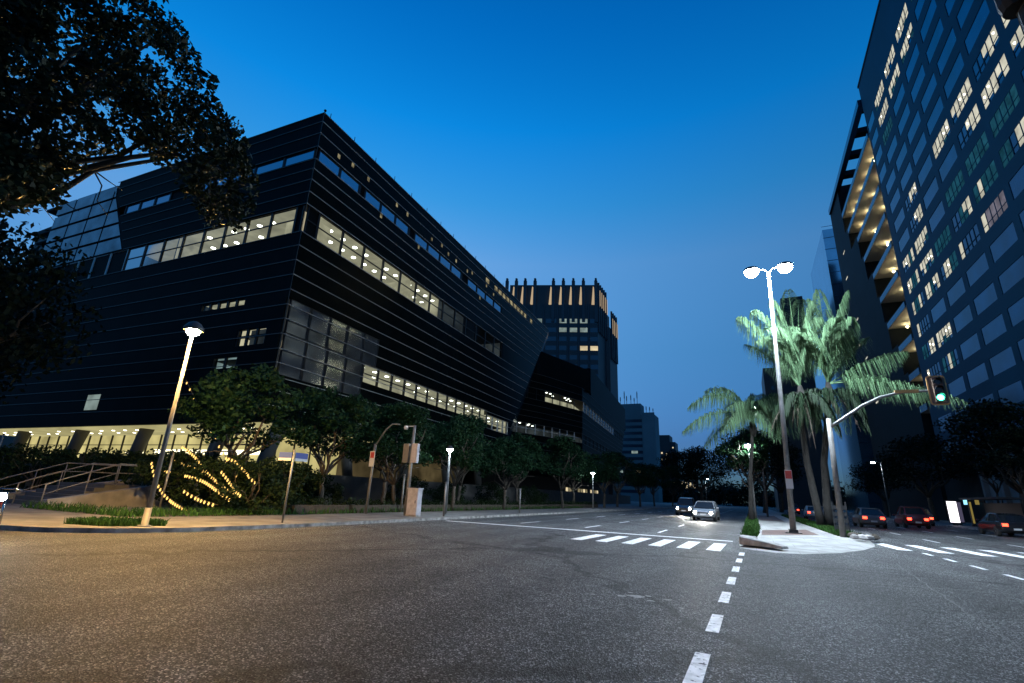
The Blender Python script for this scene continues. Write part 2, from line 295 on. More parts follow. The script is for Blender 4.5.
def grass(name, poly, z, n, label, h=.13):
    rng = np.random.default_rng(5)
    b = MB(); b.face([(x, y, z) for x, y in poly], 1)
    p = np.array(poly); lo, hi = p.min(0), p.max(0); Q = rng.uniform(lo, hi, (n * 3, 2))
    ins = np.zeros(len(Q), bool); j = len(p) - 1
    for i in range(len(p)):
        c = ((p[i, 1] > Q[:, 1]) != (p[j, 1] > Q[:, 1])) & (Q[:, 0] < (p[j, 0] - p[i, 0]) * (Q[:, 1] - p[i, 1]) / (p[j, 1] - p[i, 1] + 1e-9) + p[i, 0]); ins ^= c; j = i
    Q = Q[ins][:n]; k = len(Q); a = rng.uniform(0, 6.28, k); hh = h * rng.uniform(.5, 1.5, k); w = .018 + .012 * rng.random(k)
    base = np.c_[Q, np.full(k, z)]; d = np.c_[np.cos(a), np.sin(a), np.zeros(k)] * w[:, None]; lean = np.c_[rng.normal(0, .35, (k, 2)), np.ones(k)] * hh[:, None]
    b.extend_quads(np.stack([base - d, base + d, base + d * .3 + lean, base - d * .3 + lean], 1))
    o = b.build(name, [M['blade'], M['soil']]); return tag(o, label, "grass", kind='stuff')
grass("grass", [(-.50, 22.6), (.05, 22.7), (.25, 30), (.30, 75), (-.50, 75)], .125, 9000, "rough green grass strip along the left side of the median")
grass("grass", [(3.5, 28.6), (4.35, 27.2), (4.40, 75), (3.3, 75), (3.25, 52)], .125, 9000, "rough green grass strip under the tall palms", .16)
grass("grass", [(-17.2, 7.6), (-15.9, 8.0), (-15.3, 9.2), (-16.0, 9.6), (-17.6, 8.6)], .125, 2200, "small grass patch round the foot of the orange lamp post", .12)
grass("grass", [(-26, 9.9), (-19.2, 10.2), (-18.6, 16), (-18.6, 60), (-20.5, 60), (-20.5, 16), (-22, 11.2), (-26, 10.9)], .125, 9000, "strip of low dark ground cover behind the left pavement", .2)
# markings
b = MB(); rnd = random.Random(12)
for (xa, ya, xb, yb, wd) in ((-9.5, 10.9, 7.5, 13.4, .07), (-3.5, 9.6, 5.5, 10.2, .04), (2.2, 4.2, 3.4, 17.5, .035), (-12, 14.2, -2, 15.6, .05)):
    n = 40; P_ = [(xa + (xb - xa) * i / n + rnd.uniform(-.04, .04), ya + (yb - ya) * i / n + rnd.uniform(-.05, .05)) for i in range(n + 1)]
    L_ = math.hypot(xb - xa, yb - ya); nx, ny = -(yb - ya) / L_, (xb - xa) / L_
    for i in range(n): w0, w1 = wd * rnd.uniform(.4, 1), wd * rnd.uniform(.4, 1); p, q = P_[i], P_[i + 1]; b.face([(p[0], p[1], .004), (q[0], q[1], .004), (q[0] + nx * w1, q[1] + ny * w1, .004), (p[0] + nx * w0, p[1] + ny * w0, .004)])
tag(b.build("road_seam", M['tar']), "thin dark tar seams crossing the asphalt junction", "road marking", kind="structure")
b = MB(); gx = lambda cx, cy, r: [(cx + r * rnd.uniform(.6, 1.1) * math.cos(a * .785), cy + r * .7 * rnd.uniform(.6, 1.1) * math.sin(a * .785), .005) for a in range(8)]
for cx, cy, r in ((-1.9, 8.05, .10), (-1.7, 8.15, .16), (-1.45, 7.95, .07), (-1.25, 8.2, .08), (-2.3, 7.9, .05), (-1.0, 7.7, .05), (-1.85, 8.4, .06), (-2.6, 8.6, .05), (.6, 6.8, .03), (-1.55, 8.3, .07)): b.face(gx(cx, cy, r))
tag(b.build("road_marking", M['paintworn']), "worn scraps of white paint left on the asphalt", "road marking", kind="structure")
def marks(name, quads, z, label):
    b = MB()
    for q in quads: b.face([(x, y, z) for x, y in q])
    return tag(b.build(name, M['paint']), label, "road marking", kind='structure')
ds = []
y = -12.6
while y < 17.2:
    xx = -.71 + .014 * max(y, 0); ds.append([(xx, y), (xx + .145, y), (xx + .15, y + 1.0), (xx + .01, y + 1.0)]); y += 1.92
marks("road_marking", ds, .004, "dashed white lane line running up the middle of the asphalt to the central reservation")
marks("road_marking", [[(-13.6 + k * .87, 17.0 + .01 * k), (-13.18 + k * .87, 17.0), (-13.18 + k * .87 + .05, 20.2), (-13.6 + k * .87 + .05, 20.2)] for k in range(9, 15)], .004, "white zebra crossing on the left carriageway")
marks("road_marking", [[(4.72 + k * 1.18, 23.6), (5.18 + k * 1.18, 23.6), (5.18 + k * 1.18 - .2, 27.3), (4.72 + k * 1.18 - .2, 27.3)] for k in range(11)], .004, "white zebra crossing on the right carriageway")
marks("road_marking", [[(5.2 + k * .06, 21.8 - k * 1.95), (5.33 + k * .06, 21.8 - k * 1.95), (5.33 + k * .06, 22.8 - k * 1.95), (5.2 + k * .06, 22.8 - k * 1.95)] for k in range(14)], .004, "short white dashes curving off the right carriageway")
marks("road_marking", [[(x, 31 + k * 7), (x + .12, 31 + k * 7), (x + .12, 33.6 + k * 7), (x, 33.6 + k * 7)] for x in (7.8, 11.1, 14.4) for k in range(14)], .004, "dashed white lane lines of the right carriageway")
marks("road_marking", [[(x, 24 + k * 7), (x + .12, 24 + k * 7), (x + .12, 26.6 + k * 7), (x, 26.6 + k * 7)] for x in (-4, -7.4, -10.8) for k in range(14)], .004, "dashed white lane lines of the left carriageway")
marks("road_marking", [[(-21 + k * .9, 2.9), (-20.55 + k * .9, 2.9), (-20.55 + k * .9, 5.9), (-21 + k * .9, 5.9)] for k in range(5)], .004, "white zebra crossing over the side street at the left")
marks("road_marking", [[(-60, 4.2), (-26, 4.2), (-26, 4.32), (-60, 4.32)], [(-13.8, 21.6), (-.8, 21.6), (-.8, 21.95), (-13.8, 21.95)]], .004, "solid white stop line and side street centre line")
# ================================================================== BLACK OFFICE BUILDING ON THE LEFT
AZ = R(-2.33); U3 = V(math.sin(AZ), math.cos(AZ), 0); V3 = V(-math.cos(AZ), math.sin(AZ), 0); C0 = V(-35.67, 27.43, 0)
def B3(u, v, z): return C0 + U3 * u + V3 * v + V(0, 0, z)
def uvbox(b, u0, u1, v0, v1, z0, z1, m=0):
    b.hexa([B3(u0, v0, z0), B3(u1, v0, z0), B3(u1, v1, z0), B3(u0, v1, z0), B3(u0, v0, z1), B3(u1, v0, z1), B3(u1, v1, z1), B3(u0, v1, z1)], m)
def uend(z): return 49 + (max(z, 6) - 10) * .80
ob = thing("office_building", "large black glass office building with lit window bands and a raised slanting end", "building", C0)
b = MB(); uvbox(b, 6, 44, 6, 52, 0, 37.3); uvbox(b, 44, 56, 6, 30, 22, 37.3); b.build("core", M['dark'], ob)
b = MB(); uvbox(b, .4, 71, .4, 52, 37.3, 37.65); b.build("roof", M['roof'], ob)
# cladding bands, front (v=0) and left flank (u=0); the front ends on a slant
def fband(b, z0, z1, u0=0, u1=None, d=.3):
    a, c = (uend(z0), uend(z1)) if u1 is None else (u1, u1)
    b.hexa([B3(u0, 0, z0), B3(a, 0, z0), B3(a, d, z0), B3(u0, d, z0), B3(u0, 0, z1), B3(c, 0, z1), B3(c, d, z1), B3(u0, d, z1)])
def lband(b, z0, z1, v0=.3, v1=52, d=.3): uvbox(b, 0, d, v0, v1, z0, z1)
for z0, z1 in ((6.3, 10.4), (14.2, 17.4), (17.4, 24.1), (27.0, 32.2), (33.55, 37.7)):
    b = MB(); fband(b, z0, z1) if z0 != 14.2 else fband(b, z0, z1, 13); b.build("cladding_band", M['blackg'], ob)
b = MB(); fband(b, 10.4, 11.3, 41.5); fband(b, 13.5, 14.2, 41.5); fband(b, 11.3, 13.5, 50.05); b.build("cladding_band", M['blackg'], ob)
b = MB(); fband(b, 10.4, 12.1, 11, 41.5); b.build("cladding_band", M['blackg'], ob)
b = MB(); fband(b, 24.1, 27, 46); b.build("cladding_band", M['blackg'], ob)
b = MB(); fband(b, 32.2, 33.55, 45); b.build("cladding_band", M['blackg'], ob)
for z0, z1 in ((6.3, 11.2), (12.3, 13.2), (14.8, 17.3), (18.0, 24.1), (27.0, 32.3)):
    b = MB(); lband(b, z0, z1, .3, 52 if z1 < 27 else 28.5 + (z1 - 27) * .6); b.build("cladding_band", M['black'], ob)
b = MB(); lband(b, 33.5, 37.7, .3, 34); lband(b, 11.2, 12.3, .3, 5); lband(b, 11.2, 12.3, 8.2, 52); lband(b, 13.2, 14.8, .3, 2.0); lband(b, 13.2, 14.8, 5.7, 52); lband(b, 17.3, 18, .3, 5.6); lband(b, 17.3, 18, 11.8, 52)
b.build("cladding_band", M['black'], ob)
# aluminium lines
b = MB(); zl = [7.7, 9.0, 10.15, 11.38, 12.62, 13.98, 15.38, 16.72, 18.16, 19.64, 21.1, 22.6, 24.05, 27.05, 28.4, 29.75, 31.0, 32.15, 33.6, 35.2, 36.6, 37.68]
for z in zl: 
    e = uend(z) - .1; b.hexa([B3(-.04, -.06, z - .03), B3(e, -.06, z - .03), B3(e, -.002, z - .03), B3(-.04, -.002, z - .03), B3(-.04, -.06, z + .03), B3(e, -.06, z + .03), B3(e, -.002, z + .03), B3(-.04, -.002, z + .03)])
b.build("trim_line", M['finb'], ob)
b = MB()
for z in zl: uvbox(b, -.06, -.002, .02, 52 if z < 27 else 28.5 + (z - 27) * .55, z - .03, z + .03)
b.build("trim_line", M['fin'], ob)
b = MB(); uvbox(b, -.09, -.062, -.09, -.062, 6.3, 37.7); b.build("corner_bead", M['fin'], ob)
# floor slabs that close the window bands
b = MB()
for z in (24.0, 27.1, 32.15, 33.6): uvbox(b, .35, uend(z) - .5, .35, 6.0, z - .06, z + .06); uvbox(b, .35, 6.0, 6.0, 51.8, z - .06, z + .06)
for z in (10.35, 12.05, 14.25, 17.45): uvbox(b, .35, 48, .35, 6.0, z - .05, z + .05); uvbox(b, .35, 6, 6, 51.8, z - .05, z + .05)
b.build("floor_slab", M['dark'], ob)
rnd = random.Random(3)
def room(face, a0, a1, z0, z1, wall, ceil, discs, depth=4.5, step=1.9, off=.42):
    b = MB(); c = MB()
    if face == 'F':
        b.face([B3(a0, depth, z0), B3(a1, depth, z0), B3(a1, depth, z1), B3(a0, depth, z1)]); c.face([B3(a0, off, z1), B3(a1, off, z1), B3(a1, depth, z1), B3(a0, depth, z1)])
        for a in (a0, a1): b.face([B3(a, off, z0), B3(a, depth, z0), B3(a, depth, z1), B3(a, off, z1)])
    else:
        b.face([B3(depth, a0, z0), B3(depth, a1, z0), B3(depth, a1, z1), B3(depth, a0, z1)]); c.face([B3(off, a0, z1), B3(off, a1, z1), B3(depth, a1, z1), B3(depth, a0, z1)])
        for a in (a0, a1): b.face([B3(off, a, z0), B3(depth, a, z0), B3(depth, a, z1), B3(off, a, z1)])
    b.build("room_wall", M[wall], ob); c.build("room_ceiling", M[ceil], ob)  # walls and ceiling emit light themselves, in place of room lighting
    if discs:
        d = MB(); a = a0 + step / 2
        while a < a1:
            for dd in (1.4, 3.2):
                if rnd.random() < .86:
                    p = B3(a, dd, z1 - .05) if face == 'F' else B3(dd, a, z1 - .05); d.lathe(p, [(.26, 0), (.26, -.06)], 10)
            a += step
        d.build("ceiling_lamp", M['disc'], ob)
room('F', 1.8, 17.8, 24.15, 27.0, 'room', 'roomceil', True); room('F', 18.1, 24.8, 24.15, 27.0, 'room', 'roomceil', True); room('F', 25, 31.8, 24.15, 27.0, 'roomdim', 'roomdim', False); room('F', 32.1, 45.8, 24.15, 27.0, 'roomdim', 'dark', False)
room('L', 1.2, 19.0, 24.15, 27.0, 'room', 'roomceil', True); room('L', 19.2, 27.6, 24.15, 27.0, 'roomdim', 'roomceil', False); room('L', 27.8, 46, 24.15, 27.0, 'dark', 'dark', False)
room('F', 11.2, 41, 12.15, 14.15, 'room', 'roomceil', True, step=2.2); room('F', .5, 12.8, 14.3, 17.4, 'roomdim', 'roomdim', False); room('F', .5, 10.8, 10.45, 14.1, 'roomdim', 'dark', False)
room('F', 41.7, 49.8, 11.35, 13.5, 'room', 'roomceil', True); room('L', 5.2, 8.1, 11.2, 12.3, 'w_cool', 'w_cool', True); room('L', 2.1, 5.6, 13.2, 14.8, 'w_warm', 'w_warm', False); room('L', 5.7, 11.7, 17.3, 18, 'roomdim', 'room', False)
# windows: each bay is a pane with its frame
def bay(face, a0, a1, z0, z1, transom=None, pm='pane', fm='mull', sub=1):
    P = (lambda a, d, z: B3(a, d, z)) if face == 'F' else (lambda a, d, z: B3(d, a, z))
    def bx(mb, s0, s1, d0, d1, q0, q1): mb.hexa([P(s0, d0, q0), P(s1, d0, q0), P(s1, d1, q0), P(s0, d1, q0), P(s0, d0, q1), P(s1, d0, q1), P(s1, d1, q1), P(s0, d1, q1)])
    w = MB(); w.face([P(a0, .16, z0), P(a1, .16, z0), P(a1, .16, z1), P(a0, .16, z1)]); w = w.build("window", M[pm], ob)
    f = MB(); t = .09
    bx(f, a0 + t, a1 - t, .1, .2, z1 - .05, z1); bx(f, a0 + t, a1 - t, .1, .2, z0, z0 + .05); bx(f, a0, a0 + t, .05, .25, z0, z1); bx(f, a1 - t, a1, .05, .25, z0, z1)
    for k in range(1, sub): s = a0 + (a1 - a0) * k / sub; bx(f, s - .03, s + .03, .08, .22, z0, z1)
    if transom: bx(f, a0 + t, a1 - t, .1, .2, transom - .05, transom + .05)
    f.build("frame", M[fm], w)
def bays(face, a0, a1, n, *k, **kw):
    for i in range(n): bay(face, a0 + (a1 - a0) * i / n + .02, a0 + (a1 - a0) * (i + 1) / n - .02, *k, **kw)
bays('F', .35, 1.8, 1, 24.1, 27, 25.6, pm='black'); bays('F', 1.8, 46, 13, 24.1, 27, 25.55, fm='mull', sub=1)
bays('L', .35, 1.25, 1, 24.1, 27, pm='black'); bays('L', 1.25, 27.6, 8, 24.1, 27, 25.6); bays('L', 27.6, 41, 4, 24.1, 27, fm='mull_w', pm='black')
bays('F', .35, 6.5, 2, 32.2, 33.55, pm='blueglass'); bays('F', 6.5, 7.4, 1, 32.2, 33.55, pm='black'); bays('F', 7.4, 16, 3, 32.2, 33.55, pm='blueglass'); bays('F', 16, 17.3, 1, 32.2, 33.55, pm='black'); bays('F', 17.3, 30, 4, 32.2, 33.55, pm='blueglass'); bays('F', 30, 32, 1, 32.2, 33.55, pm='black'); bays('F', 32, 45, 4, 32.2, 33.55, pm='blueglass')
bays('L', .35, 17, 4, 32.3, 33.5, pm='blueglass'); bays('L', 17, 22.4, 1, 32.3, 33.5, pm='black'); bays('L', 22.4, 31, 3, 32.3, 33.5, pm='blueglass')
bays('F', 11, 41.5, 12, 12.1, 14.2, 13.1); bays('F', .35, 11, 4, 10.4, 14.2, 12.6, pm='greyglass'); bays('F', .35, 13, 5, 14.2, 17.4, 15.4, pm='greyglass')
bays('F', 41.5, 50, 4, 11.3, 13.5, 12.4, fm='mull_w'); bays('L', 5, 8.2, 2, 11.2, 12.3); bays('L', 2, 5.7, 3, 13.2, 14.8, 14.0); bays('L', 5.6, 11.8, 5, 17.3, 18)
w_ = MB(); uvbox(w_, -.03, -.005, 24.3, 26.5, 7.95, 9.55); w_.build("window", M['w_cool'], ob)
b = MB()
for k in range(14):
    u = 38 + k * 1.75
    if rnd.random() < .8: w_ = MB(); w_.hexa([B3(u, -.03, 35.5), B3(u + 1.2, -.03, 35.5), B3(u + 1.2, -.005, 35.5), B3(u, -.005, 35.5), B3(u, -.03, 36.3), B3(u + 1.2, -.03, 36.3), B3(u + 1.2, -.005, 36.3), B3(u, -.005, 36.3)]); w_.build("window", M['w_dimwarm'], ob)
for k in range(16):
    u = 2.2 + k * 2.6 + rnd.uniform(-.5, .5); w_ = MB(); z = rnd.choice((31.55, 34.2, 34.6)); w_.hexa([B3(u, -.03, z), B3(u + .35, -.03, z), B3(u + .35, -.005, z), B3(u, -.005, z), B3(u, -.03, z + .5), B3(u + .35, -.03, z + .5), B3(u + .35, -.005, z + .5), B3(u, -.005, z + .5)]); w_.build("lamp_glow", M['w_dimwarm'], ob)  # glowing chips on the cladding for glimpses of lamps indoors
# pale mesh screen on the upper left flank
for i in range(5):
    z0 = 27.15 + i * 2.08; 
    for j in range(4):
        v0 = 28.8 + (z0 - 27) * .6 if j == 0 else 34.6 + (j - 1) * 4.4; v1 = 34.5 + j * 4.4
        b = MB(); b.hexa([B3(-.05, v0, z0), B3(.2, v0, z0), B3(.2, v1 - .2, z0), B3(-.05, v1 - .2, z0), B3(-.05, v0 + (1.1 if j == 0 else 0), z0 + 1.72), B3(.2, v0 + (1.1 if j == 0 else 0), z0 + 1.72), B3(.2, v1 - .2, z0 + 1.72), B3(-.05, v1 - .2, z0 + 1.72)])
        b.build("screen_panel", M['greyglass'], ob)
# slanting end glazing (chamfer) and the underside
b = MB(); e0, e1 = uend(10), uend(37.6)
b.hexa([B3(e0 + .02, .02, 10), B3(e0 + 6, 2.2, 10), B3(e0 + 6, 2.5, 10), B3(e0 + .02, .32, 10), B3(e1 + .02, .02, 37.6), B3(e1 + 4.5, 1.8, 37.6), B3(e1 + 4.5, 2.1, 37.6), B3(e1 + .02, .32, 37.6)]); b.build("end_glazing", M['endglass'], ob)
b = MB(); b.hexa([B3(e0 + 6, 2.2, 10), B3(e0 + 6, 30, 10), B3(e0 + 5.7, 30, 10), B3(e0 + 5.7, 2.3, 10), B3(e1 + 4.5, 1.8, 37.6), B3(e1 + 4.5, 30, 37.6), B3(e1 + 4.2, 30, 37.6), B3(e1 + 4.2, 1.9, 37.6)]); b.build("end_wall", M['black'], ob)
b = MB()
for k in range(16):
    u = 1 + k * 3.7
    if u < 55: b.bar(B3(u, .2, 37.7), B3(u, .2, 38.5), .05, .05)
b.build("roof_rail", M['mull'], ob)
b = MB(); b.ball(B3(.3, .3, 38.3), .14); b.bar(B3(.3, .3, 37.6), B3(.3, .3, 38.3), .06, .06); b.build("aviation_lamp", M['dark'], ob)
# ground floor lobby: soffit, glass wall, slanted columns
b = MB(); uvbox(b, .3, 15, .3, 7, 6.05, 6.28); uvbox(b, .3, 7, 7, 51.5, 6.05, 6.28); b.build("soffit", M['lobbyceil'], ob); b = MB(); uvbox(b, 15.02, 47, .3, 7, 6.05, 6.28); b.build("soffit", M['dark'], ob)  # soffit and lobby walls glow themselves, standing in for the lobby lights
b = MB(); uvbox(b, 5.4, 5.9, 5.4, 51.5, 2.2, 6.0); b.build("lobby_wall", M['lobby'], ob)
b = MB(); uvbox(b, 5.9, 15, 5.4, 5.85, 2.2, 6.0); b.build("lobby_wall", M['lobby'], ob); b = MB(); uvbox(b, 15.02, 43, 5.4, 5.85, 2.2, 6.0); b.build("lobby_wall", M['lobbydim'], ob)
b = MB(); uvbox(b, 5.25, 5.36, 6, 22, 4.0, 4.45); uvbox(b, 5.25, 5.36, 24, 27, 4.0, 4.2); b.build("light_strip", M['strip'], ob)
b = MB()
for v in range(3, 50, 2):
    for u in (1.6, 3.4):
        if rnd.random() < .8: b.lathe(B3(u + rnd.uniform(-.2, .2), v + rnd.uniform(-.5, .5), 6.03), [(.14, 0), (.14, -.05)], 8)
for u in range(8, 44, 3): b.lathe(B3(u, 2.5, 6.03), [(.14, 0), (.14, -.05)], 8)
b.build("downlight", M['disc'], ob)
b = MB()
for k in range(21): uvbox(b, 5.2, 5.38, 6 + k * 2.2, 6.07 + k * 2.2, 2.2, 6.03)
for k in range(4): uvbox(b, 6.2 + k * 2.2, 6.27 + k * 2.2, 5.2, 5.38, 2.2, 6.03)
uvbox(b, 5.2, 5.38, 6, 51, 4.9, 4.97); b.build("lobby_mullion", M['mull'], ob)
b = MB()
for k in range(26): v = 6.5 + k * 1.75 + rnd.uniform(-.5, .5); uvbox(b, 4.3, 5.0, v, v + rnd.uniform(.3, 1.2), 2.2, 2.2 + rnd.uniform(.8, 1.9))
b.build("lobby_furniture", M['dark'], ob)
for v in (-.4, 6.2, 17.2, 28, 39.5):
    b = MB(); b.tube([B3(1.2, v, 6.15), B3(1.2, v + 1.5, 2.1)], [.62, .5], 14); b.build("column", M['column'], ob, smooth=True)
for u in (11, 21, 31, 41):
    b = MB(); b.tube([B3(u, 1.2, 6.15), B3(u + 1.2, 1.2, 2.1)], [.6, .5], 14); b.build("column", M['column'], ob, smooth=True)
o = slab("terrace", [(-160, 19.5), (-29, 19.5), (-26.5, 23), (-26.5, 75), (-30, 140), (-160, 140)], -.05, 2.18, [M['terrace'], M['terrace']], "raised stone terrace at the foot of the black office building", "terrace")

# second wing of the office, angled towards the road
W0 = B3(62, 0, 0)
wing = thing("office_wing", "lower dark office wing with a rounded top storey and tilted far end", "building", W0)
fp = [(58, 4), (68.4, -.3), (82, -4.9), (138, -2.2), (138, 34), (58, 34)]; ft = [(60, 4), (68.4, -.3), (82, -4.9), (162, -1.2), (162, 34), (60, 34)]
def xy(l): return [tuple(B3(u, v, 0))[:2] for u, v in l]
def lerp(t): return [(a[0] + (c[0] - a[0]) * t, a[1] + (c[1] - a[1]) * t) for a, c in zip(fp, ft)]
def shrink(l, d): 
    cx = 105; cy = 15
    return [(a[0] + (d if a[0] < cx else -d), a[1] + (d if a[1] < cy else -d)) for a in l]
def wz(z0, z1, l0, l1, m, name):
    b = MB(); P = list(reversed([l0[i] for i in range(len(l0))])); Q = list(reversed(l1)); b.prism(xy(P), z0, z1, 0, xy(Q)); return b.build(name, m, wing)
tz = lambda z: lerp(min(1, (z - 6) / 28))
wz(6, 13.2, tz(6), tz(13.2), M['black'], "cladding_band"); wz(13.2, 15.4, shrink(tz(13.2), 3), shrink(tz(15.4), 3), M['roomdim'], "room_wall"); wz(15.4, 20.6, tz(15.4), tz(20.6), M['black'], "cladding_band")
wz(20.6, 23.0, shrink(tz(20.6), 3.5), shrink(tz(23), 3.5), M['room'], "room_wall"); wz(23.0, 26.2, tz(23), tz(26.2), M['black'], "cladding_band")
b = MB(); hi = [(94, -4.0), (158, -1.4), (162, 0), (162, 34), (94, 34)]; b.prism(xy(hi[::-1]), 26.2, 34.2); b.build("upper_storey", M['black'], wing)
b = MB(); rp = []
for cx_, cy_, a0 in ((86, -2.6, -80), (88, 8, 0), (70, 20, 90), (67, 3.5, 180)):
    for k in range(5): a = R(a0 + k * 22.5); rp.append((cx_ + 3 * math.cos(a), cy_ + 3 * math.sin(a)))
b.prism(xy(rp[::-1]), 26.25, 31.6); b.build("rounded_storey", M['black'], wing)
b = MB()
for z in (9.0, 10.4, 11.8, 13.2, 15.4, 16.8, 18.0, 19.3, 20.6, 23.0, 24.4, 26.2):
    L0 = tz(z)
    for i in range(3):
        p, q = B3(*L0[i], z), B3(*L0[i + 1], z); n = (q - p).normalized().cross(V(0, 0, 1)); n = n if n.dot(V(1, 0, 0)) > 0 else -n
        b.bar(p + n * .04, q + n * .04, .06, .07)
b.build("trim_line", M['fin'], wing)
def wbay(i, t0, t1, z0, z1, n, pm, fm, discs=True):
    a0, a1 = tz(z0)[i], tz(z0)[i + 1]; c0, c1 = tz(z1)[i], tz(z1)[i + 1]
    def pt(t, z, d=0.12): 
        k = (z - z0) / (z1 - z0); u = a0[0] + (a1[0] - a0[0]) * t; v = a0[1] + (a1[1] - a0[1]) * t; u2 = c0[0] + (c1[0] - c0[0]) * t; v2 = c0[1] + (c1[1] - c0[1]) * t
        return B3(u + (u2 - u) * k, v + (v2 - v) * k + d, z)
    for j in range(n):
        s0, s1 = t0 + (t1 - t0) * j / n, t0 + (t1 - t0) * (j + 1) / n
        w = MB(); w.face([pt(s0, z0), pt(s1, z0), pt(s1, z1), pt(s0, z1)]); w = w.build("window", M[pm], wing)
        f = MB(); f.bar(pt(s0, z0, .05), pt(s0, z1, .05), .16, .16); f.bar(pt(s0, (z0 + z1) / 2, .08), pt(s1, (z0 + z1) / 2, .08), .08, .08); f.build("frame", M[fm], w)
    if discs:
        d = MB()
        for j in range(n * 2):
            if rnd.random() < .7: d.lathe(pt(t0 + (t1 - t0) * (j + .5) / n / 2, z1 - .05, rnd.choice((1.0, 2.2))), [(.25, 0), (.25, -.06)], 8)
        d.build("ceiling_lamp", M['disc'], wing)
wbay(1, 0, .96, 20.6, 23, 5, 'pane', 'mull'); wbay(2, .02, .70, 20.6, 23, 12, 'pane', 'mull_w', False); wbay(2, .7, 1, 20.6, 23, 5, 'black', 'mull', False); wbay(0, 0, 1, 20.6, 23, 4, 'black', 'mull', False)
wbay(1, 0, .97, 13.2, 15.4, 5, 'pane', 'mull_w', False); wbay(0, 0, 1, 13.2, 15.4, 4, 'pane', 'mull_w', True); wbay(2, 0, .6, 13.2, 15.4, 8, 'black', 'mull', False); wbay(2, .6, 1, 13.2, 15.4, 6, 'black', 'mull', False)
b = MB(); b.prism(xy([(62, 6), (84, 0), (130, 2), (130, 30), (62, 30)][::-1]), 0, 6); b.build("ground_storey", M['dark'], wing)
for k in range(14):
    t = k / 14; u = 85 + 44 * t; v = .0 + 2 * t - .08
    if k % 5 != 3: b = MB(); b.hexa([B3(u, v - .05, .6), B3(u + 2.2, v + .05, .6), B3(u + 2.2, v + .1, .6), B3(u, v, .6), B3(u, v - .05, 3.4), B3(u + 2.2, v + .05, 3.4), B3(u + 2.2, v + .1, 3.4), B3(u, v, 3.4)]); b.build("shop_window", M['w_dimwarm' if k % 3 else 'w_warm'], wing)
# ================================================================== TOWERS IN THE MIDDLE
tw = thing("crowned_tower", "dark stone tower crowned with up-lit fins behind the black office wing", "building", (-50.4, 183.2, 0))
tx, ty = -50.4, 183.2; d1 = V(-.93, -.36, 0).normalized(); d2 = V(.36, .93, 0).normalized()
d1 = V(-.940, -.342, 0); d2 = V(.02, 1, 0).normalized()
def T3(a, c, z): return V(tx, ty, 0) + d1 * a + d2 * c + V(0, 0, z)
def tbox(b, a0, a1, c0, c1, z0, z1): b.hexa([T3(a0, c0, z0), T3(a1, c0, z0), T3(a1, c1, z0), T3(a0, c1, z0), T3(a0, c0, z1), T3(a1, c0, z1), T3(a1, c1, z1), T3(a0, c1, z1)][::1])
b = MB(); tbox(b, 0, 38.5, 0, 12, 0, 78); tbox(b, -1.6, 36, 12, 24, 0, 72); b.build("wall", M['towerdark'], tw)
b = MB(); tbox(b, 1.5, 37.5, 1.5, 11, 78, 87.4); tbox(b, 1, 34, 12.2, 22, 72, 80); b.build("crown_wall", M['towerdark'], tw)
for a in (.4, 5.6, 9.8, 14, 18.2, 26, 30.2, 34, 38):
    b = MB(); b.hexa([T3(a - .6, -.6, 70), T3(a + .6, -.6, 70), T3(a + .6, .1, 70), T3(a - .6, .1, 70), T3(a - .6, -.6, 88.6), T3(a + .6, -.6, 88.6), T3(a + .6, .1, 88.6), T3(a - .6, .1, 88.6)])
    b.bar(T3(a, -.25, 88.6), T3(a, -.25, 89.7), 1.0, .7); f = b.build("crown_fin", M['towerwall'], tw)
    b = MB(); b.hexa([T3(a + .5, -.3, 77.8), T3(a + 1.9, -.3, 77.8), T3(a + 1.6, .8, 77.8), T3(a + .8, .8, 77.8), T3(a + 1.1, -.1, 86), T3(a + 1.3, -.1, 86), T3(a + 1.25, .8, 86), T3(a + 1.15, .8, 86)]); b.build("uplight_wash", M['upl'], f)  # glowing wedge in the shape of light washing up the crown
for k in range(9):
    c = .8 + k * 2.7; a = -.4 if c < 12 else -2.0; top = 88 if c < 12 else 80
    b = MB(); b.bar(T3(a, c, top - 22), T3(a, c, top), .7, .7); f = b.build("crown_fin", M['towerwall'], tw)
    b = MB(); b.bar(T3(a - .1, c + 1.3, top - 10), T3(a - .1, c + 1.3, top - 3), .5, .35); b.build("uplight_wash", M['upl'], f)  # glowing bar in place of light washing up the side wall
b = MB()
for a in (3.5, 7.6, 11.9, 16.2, 22, 28, 32.2, 36.2): b.bar(T3(a, -.2, 0), T3(a, -.2, 78), .5, .5)
b.build("pier", M['towerwall'], tw)
lit = {(0, 1), (0, 2), (0, 3), (0, 5), (0, 6), (1, 1), (1, 2), (1, 3), (1, 5), (1, 6), (3, 0), (3, 1), (7, 0), (7, 1), (7, 2), (7, 3), (7, 5), (9, 1), (9, 2), (10, 1), (12, 2)}
for r in range(14):
    for cidx, a in enumerate((1.5, 5.6, 9.8, 14.1, 19, 25, 30.1, 34.2)):
        z = 71.5 - r * 3.9; wd = 1.5 if a not in (19, 25) else 2.2; L_ = (r, cidx) in lit
        b = MB(); b.face([T3(a - wd, -.06, z - 1.9), T3(a + wd, -.06, z - 1.9), T3(a + wd, -.06, z), T3(a - wd, -.06, z)][::-1])
        b.build("window", M['w_warm'] if (r in (3, 7) and L_) else M['w_cool'] if L_ else M['towerwin'], tw)
mb_ = thing("antenna_block", "grey slab block with rooftop antennas and horizontal window bands", "building", (-55.6, 294.8, 0))
mx, my = -55.6, 294.8
b = MB(); b.box(mx - 22, mx + 8.3, my, my + 14, 0, 49.8); b.box(mx + 1, mx + 8.2, my - .6, my, 0, 51); b.build("wall", M['concrete_far'], mb_)
